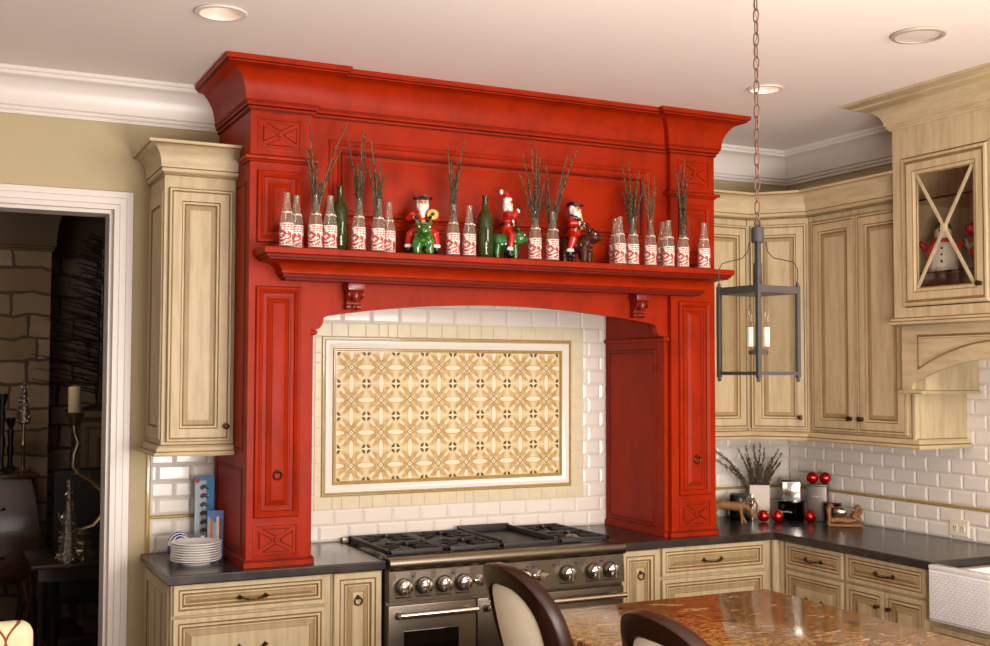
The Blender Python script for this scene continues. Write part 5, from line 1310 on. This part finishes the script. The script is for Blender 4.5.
# bombe chest
t = thing('bombe_chest', 'dark wooden chest with bulging drawers by the stone chimney', 'chest', (-2.28, 2.55, 0))
def bulge(z): u = (z-.42)/.66; return .055*math.sin(PI*min(1, max(0, u))**.8)+.01
m = MB(); zs = [.42+.66*k/12 for k in range(13)]
rings = []
for z in zs:
    b = bulge(z); rings.append([(-2.70-b, 2.36-b, z), (-1.86+b, 2.36-b, z), (-1.86+b, 2.84, z), (-2.70-b, 2.84, z)])
V = [p for r in rings for p in r]; F = [(i*4+k, i*4+(k+1) % 4, i*4+4+(k+1) % 4, i*4+4+k) for i in range(12) for k in range(4)]+[(3, 2, 1, 0), (48, 49, 50, 51)]
m.add(V, F); m.build('carcass', 'chest', t, 40)
m = MB(); m.box(-2.76, -1.80, 2.30, 2.85, 1.08, 1.105, .008); m.build('top', 'chest', t, 30)
for z0, z1 in ((.46, .73), (.76, 1.03)):
    zc = (z0+z1)/2; b = bulge(zc)
    m = MB(); P = []
    for k in range(7):
        z = z0+(z1-z0)*k/6; P.append((2.355-bulge(z)-.006, z))
    V = [(x, y, z) for y, z in P for x in (-2.66, -1.90)]; V += [(x, y+.012, z) for y, z in P for x in (-2.66, -1.90)]
    F = [(2*k, 2*k+1, 2*k+3, 2*k+2) for k in range(6)]+[(14+2*k, 14+2*k+2, 14+2*k+3, 14+2*k+1) for k in range(6)]+[(0, 14, 15, 1), (12, 13, 27, 26)]+[(2*k, 2*k+2, 16+2*k, 14+2*k) for k in range(6)]+[(2*k+1, 15+2*k, 17+2*k, 2*k+3) for k in range(6)]
    m.add(V, F); d = m.build('drawer', 'chest', t, 40)
    for hx in (-2.45, -2.06): pull_mb((hx, 2.348-b, zc), X, NY, .12).build('drawer_pull', 'bronze', d)
for sx in (-2.68, -1.88):
    for sy in (2.36, 2.80): m = MB(); m.tube([(sx, sy, .43), (sx+math.copysign(.035, sx+2.28), sy-.02, .28), (sx, sy, .12), (sx+math.copysign(.03, sx+2.28), sy-.03, .0)], [.035, .028, .018, .022], 8); m.build('leg', 'chest', t, 50)
def tinsel_cone(loc, h, r, label, stand=0., mat='tinsel', seed=1):
    t = thing('tinsel_tree', label, 'ornament tree', loc, local=True); g = random.Random(seed); m = MB()
    m.lathe([(r*.5, stand), (r*.85, stand+.01), (.004, stand+h)], 14)
    for k in range(420):
        u = g.random()**1.35; a = g.uniform(0, 2*PI); rr = r*(1-u)*g.uniform(.75, 1.12)+.003; z = stand+.018+(h-.018)*u; s = .012*g.uniform(.6, 1.2)
        m.add([(rr*math.cos(a)+g.uniform(-s, s), rr*math.sin(a)+g.uniform(-s, s), z+g.uniform(-s, s)) for q in range(3)]+[((rr-.012)*math.cos(a), (rr-.012)*math.sin(a), z)], [(0, 1, 2), (0, 1, 3), (1, 2, 3), (2, 0, 3)])
    m.build('foliage', mat, t, 0)
    m = MB()
    if stand: m.lathe([(.05, 0), (.052, .008), (.012, .02), (.010, stand*.5), (.022, stand*.55), (.010, stand*.6), (.012, stand)], 12)
    else: m.lathe([(r*.9, 0), (r*.9, .012), (r*.4, .02)], 12)
    m.build('stand', 'silver', t, 50); t.location = loc; return t
tinsel_cone((-1.885, 2.56, 1.1055), .28, .045, 'slim silver tinsel tree on a stand on the dark chest', .30, seed=4)
for k, (x, y, hh, l) in enumerate(((-2.02, 2.46, .50, 'tall dark candlestick at the left edge on the chest'), (-1.955, 2.66, .34, 'short dark candlestick between the tinsel tree and the tall candlestick'))):
    m = MB(); m.lathe([(.05, 0), (.05, .012), (.02, .03), (.014, .08), (.026, hh*.4), (.014, hh*.5), (.022, hh*.75), (.012, hh*.8), (.035, hh-.02), (.035, hh), (0, hh)], 14)
    single('candlestick', m, 'black', l, 'candlestick', (x, y, 1.1055), local=True, smooth=50)
# tinsel Christmas tree on a sideboard
t = thing('sideboard', 'dark panelled sideboard under the tinsel-dark tree', 'cabinet', (-1.0, 2.95, 0))
m = MB(); m.box(-1.52, -.60, 2.66, 3.26, .06, 1.44); m.box(-1.48, -.64, 2.70, 3.24, 0, .06); m.box(-1.56, -.56, 2.62, 3.28, 1.44, 1.48, .006); m.build('carcass', 'farwall', t, 20)
for x0 in (-1.49, -1.05): m = MB(); m.panel((x0, 2.66, .12), X, Z, NY, .42, 1.26, FL(.07), back=.001); m.build('door', ['farwall', 'espresso', 'farwall'], t, 20)
t = thing('christmas_tree', 'dark glittering Christmas tree half hidden by the doorway', 'tree', (-1.37, 2.90, 1.4805), local=True)
g = random.Random(9); m = MB(); st = MB(); st.tube([(0, 0, 0), (0, 0, 1.20)], [.03, .006], 8); st.lathe([(.12, 0), (.12, .02), (.03, .05)], 14)
for k in range(150):
    u = (k+.5)/150; z = .10+1.10*u; a = k*2.4; L_ = (.42*(1-u)+.10)*g.uniform(.8, 1.1); d = Vector((math.cos(a), math.sin(a), .28-.1*(1-u)))
    if d.y > 0: d.y *= .65
    p = Vector((0, 0, z)); e = p+d*L_; st.tube([p[:], e[:]], [.005, .002], 4)
    for q in range(26):
        s = p.lerp(e, .2+.8*(q+.5)/26); o = Vector((g.uniform(-1, 1), g.uniform(-1, 1), g.uniform(-.5, 1)))+d*.8; o.normalize(); tip = s+o*.045; w_ = o.orthogonal().normalized()*.0022
        m.add([(s+w_)[:], (s-w_)[:], tip[:], (s+o.cross(w_).normalized()*.0022)[:]], [(0, 1, 2), (1, 3, 2), (3, 0, 2)])
st.build('trunk_and_branches', 'blacktree', t, 0); m.build('needles', 'blacktree', t, 0); t.location = (-1.37, 2.90, 1.4805)
# dark table with scroll candle holder
t = thing('side_table', 'black side table carrying the scroll candle holder', 'table', (-1.56, 1.55, 0))
m = MB(); m.box(-1.92, -1.20, 1.28, 1.90, .665, .69, .006); m.build('top', 'espresso', t, 30)
m = MB(); m.box(-1.88, -1.24, 1.32, 1.86, .59, .665); m.build('apron', 'espresso', t, 0)
for x in (-1.86, -1.26):
    for y in (1.34, 1.84): m = MB(); m.tube([(x, y, .60), (x, y, .52), (x, y, .48), (x, y, 0)], [.03, .03, .022, .014], 8); m.build('leg', 'espresso', t, 40)
t = thing('scroll_candle_holder', 'tarnished silver scroll candle holder with leaves on the black table', 'candle holder', (-1.625, 1.45, .6905))
cx, cy = -1.66, 1.45
m = MB(); m.lathe([(.085, .691), (.085, .71), (.07, .73), (.055, .745), (.055, .775), (.045, .79), (.045, .815), (.05, .83), (.03, .845), (0, .845)], 8, (cx+.02, cy, 0)); m.build('base', 'silver', t, 30)
P = [(-.11, .955), (-.095, .91), (-.05, .865), (.01, .85), (.08, .87), (.13, .93), (.145, 1.0), (.12, 1.07), (.06, 1.13), (.0, 1.165), (-.035, 1.21), (-.03, 1.28), (-.01, 1.34), (-.03, 1.40), (-.035, 1.45)]
m = MB(); m.tube([(cx+x, cy, z) for x, z in P], [.006, .010, .012, .013, .014, .016, .018, .02, .02, .017, .013, .012, .011, .010, .012], 8)
g = random.Random(8)
for k in range(4, 14):
    x, z = P[k]
    for s in (-1, 1):
        d = Vector((P[min(k+1, 14)][0]-P[k-1][0], 0, P[min(k+1, 14)][1]-P[k-1][1])).normalized(); n_ = Vector((-d.z, 0, d.x))*s
        b_ = Vector((cx+x, cy, z)); e = b_+d*.05+n_*.035; w_ = Vector((0, .014, 0)); mid = b_.lerp(e, .5)
        m.add([b_[:], (mid+w_+n_*.006)[:], e[:], (mid-w_+n_*.006)[:], (mid-n_*.004)[:]], [(0, 1, 2), (0, 2, 3), (0, 4, 1), (1, 4, 2), (2, 4, 3), (3, 4, 0)])
m.build('leafy_scroll', 'silver', t, 40)
m = MB(); m.lathe([(.012, 1.44), (.03, 1.46), (.05, 1.49), (.055, 1.505), (.06, 1.512), (.05, 1.513), (0, 1.511)], 18, (cx-.035, cy, 0)); m.build('drip_cup', 'silver', t, 40)
m = MB(); m.lathe([(.033, 1.5135), (.034, 1.516), (.034, 1.656), (.030, 1.660), (.012, 1.655), (0, 1.655)], 24, (cx-.035, cy, 0)); m.tube([(cx-.035, cy, 1.65), (cx-.034, cy, 1.672)], .0015, 5)
single('pillar_candle', m, 'candle', 'ivory pillar candle on the scroll candle holder', 'candle', (cx-.035, cy, 1.5135), smooth=50)
tinsel_cone((-1.725, 1.345, .6906), .46, .055, 'silver tinsel cone beside the candle holder on the black table', 0, seed=6)
# leather chair behind
t = thing('leather_chair', 'dark leather armchair behind the black table', 'chair', (-1.5, 2.25, 0))
m = MB(); m.box(-1.74, -1.14, 2.16, 2.285, .42, 1.14, .05); m.build('backrest', 'upblack', t, 50)
m = MB(); m.box(-1.72, -1.16, 1.93, 2.16, .34, .50, .05); m.build('seat', 'upblack', t, 50)
for x in (-1.745, -1.135): m = MB(); m.box(x-.05, x+.05, 1.94, 2.26, .30, .66, .04); m.build('armrest', 'upblack', t, 50)
for x in (-1.73, -1.15):
    for y in (1.98, 2.24): m = MB(); m.tube([(x, y, .32), (x, y, .005)], [.028, .018], 8); m.build('leg', 'espresso', t, 40)
# trellis fabric chair, its back towards us, bottom left corner
t = thing('fabric_chair', 'cream chair with brown trellis fabric at the lower left corner', 'chair', (-2.45, -1.30, 0))
def soft(x0, x1, y0, y1, z0, z1, r, name, par):
    m = MB(); m.box(x0, x1, y0, y1, z0, z1); o = m.build(name, 'trellis', par, 60, off=OFF)
    b = o.modifiers.new('bevel', 'BEVEL'); b.width = r; b.segments = 5; return o
bk = soft(-2.72, -2.102, -1.30, -1.19, .40, .902, .045, 'backrest', t)
se = soft(-2.71, -2.11, -1.185, -.66, .30, .47, .05, 'seat', t)
for x in (-2.66, -2.16):
    for y in (-1.26, -.70): m = MB(); m.tube([(x, y, .33), (x, y, 0)], [.026, .018], 8); m.build('leg', 'walnut', t, 40)
# ------------------------------------------------------------------ light
w = bpy.data.worlds.new('world'); SC.world = w; w.use_nodes = True
bg = w.node_tree.nodes['Background']; bg.inputs[0].default_value = (1.0, .94, .88, 1); bg.inputs[1].default_value = .47
def area(name, loc, tgt, sx, sy, power, col):
    l = bpy.data.lights.new(name, 'AREA'); l.shape = 'RECTANGLE'; l.size = sx; l.size_y = sy; l.energy = power; l.color = col
    o = bpy.data.objects.new(name, l); COL.objects.link(o); o.location = loc
    o.rotation_euler = (Vector(tgt)-Vector(loc)).to_track_quat('-Z', 'Y').to_euler(); return o
area('unseen_soft_light', (1.3, -6.6, 2.35), (-.2, 0, 1.7), 2.2, 1.3, 165, (1, .935, .87))  # unseen softbox-like key to the right of the camera; no window there
area('unseen_soft_light', (-4.7, -4.9, 1.8), (-.5, -2.4, 1.1), 1.6, 1.5, 16, (1, .95, .88))  # unseen light added on the left to brighten the stool backs
area('added_ceiling_bounce', (-.6, -5.0, 1.3), (-.2, -3.2, 3.07), 1.6, 1.2, 195, (1, .93, .87))  # added upward bounce, like a flash, to brighten the ceiling; not a room fitting
area('added_far_room_fill', (-2.6, 1.2, 2.85), (-2.2, 2.6, .8), 1., .6, 14, (1, .80, .62))  # fill added out of view to lift the dark room; no fixture there
for x, y, e in ((-1.496, -1.242, 5), (1.040, -1.242, 7)):
    l = bpy.data.lights.new('downlight_beam', 'SPOT'); l.energy = e; l.spot_size = 1.9; l.spot_blend = .8; l.shadow_soft_size = .05; l.color = (1, .78, .55)
    o = bpy.data.objects.new('downlight_beam', l); COL.objects.link(o); o.location = (x, y, CEIL+.02)
vs = SC.view_settings; vs.view_transform = 'Standard'; vs.look = 'None'; vs.gamma = 1; vs.exposure = 0.0; vs.use_curve_mapping = False
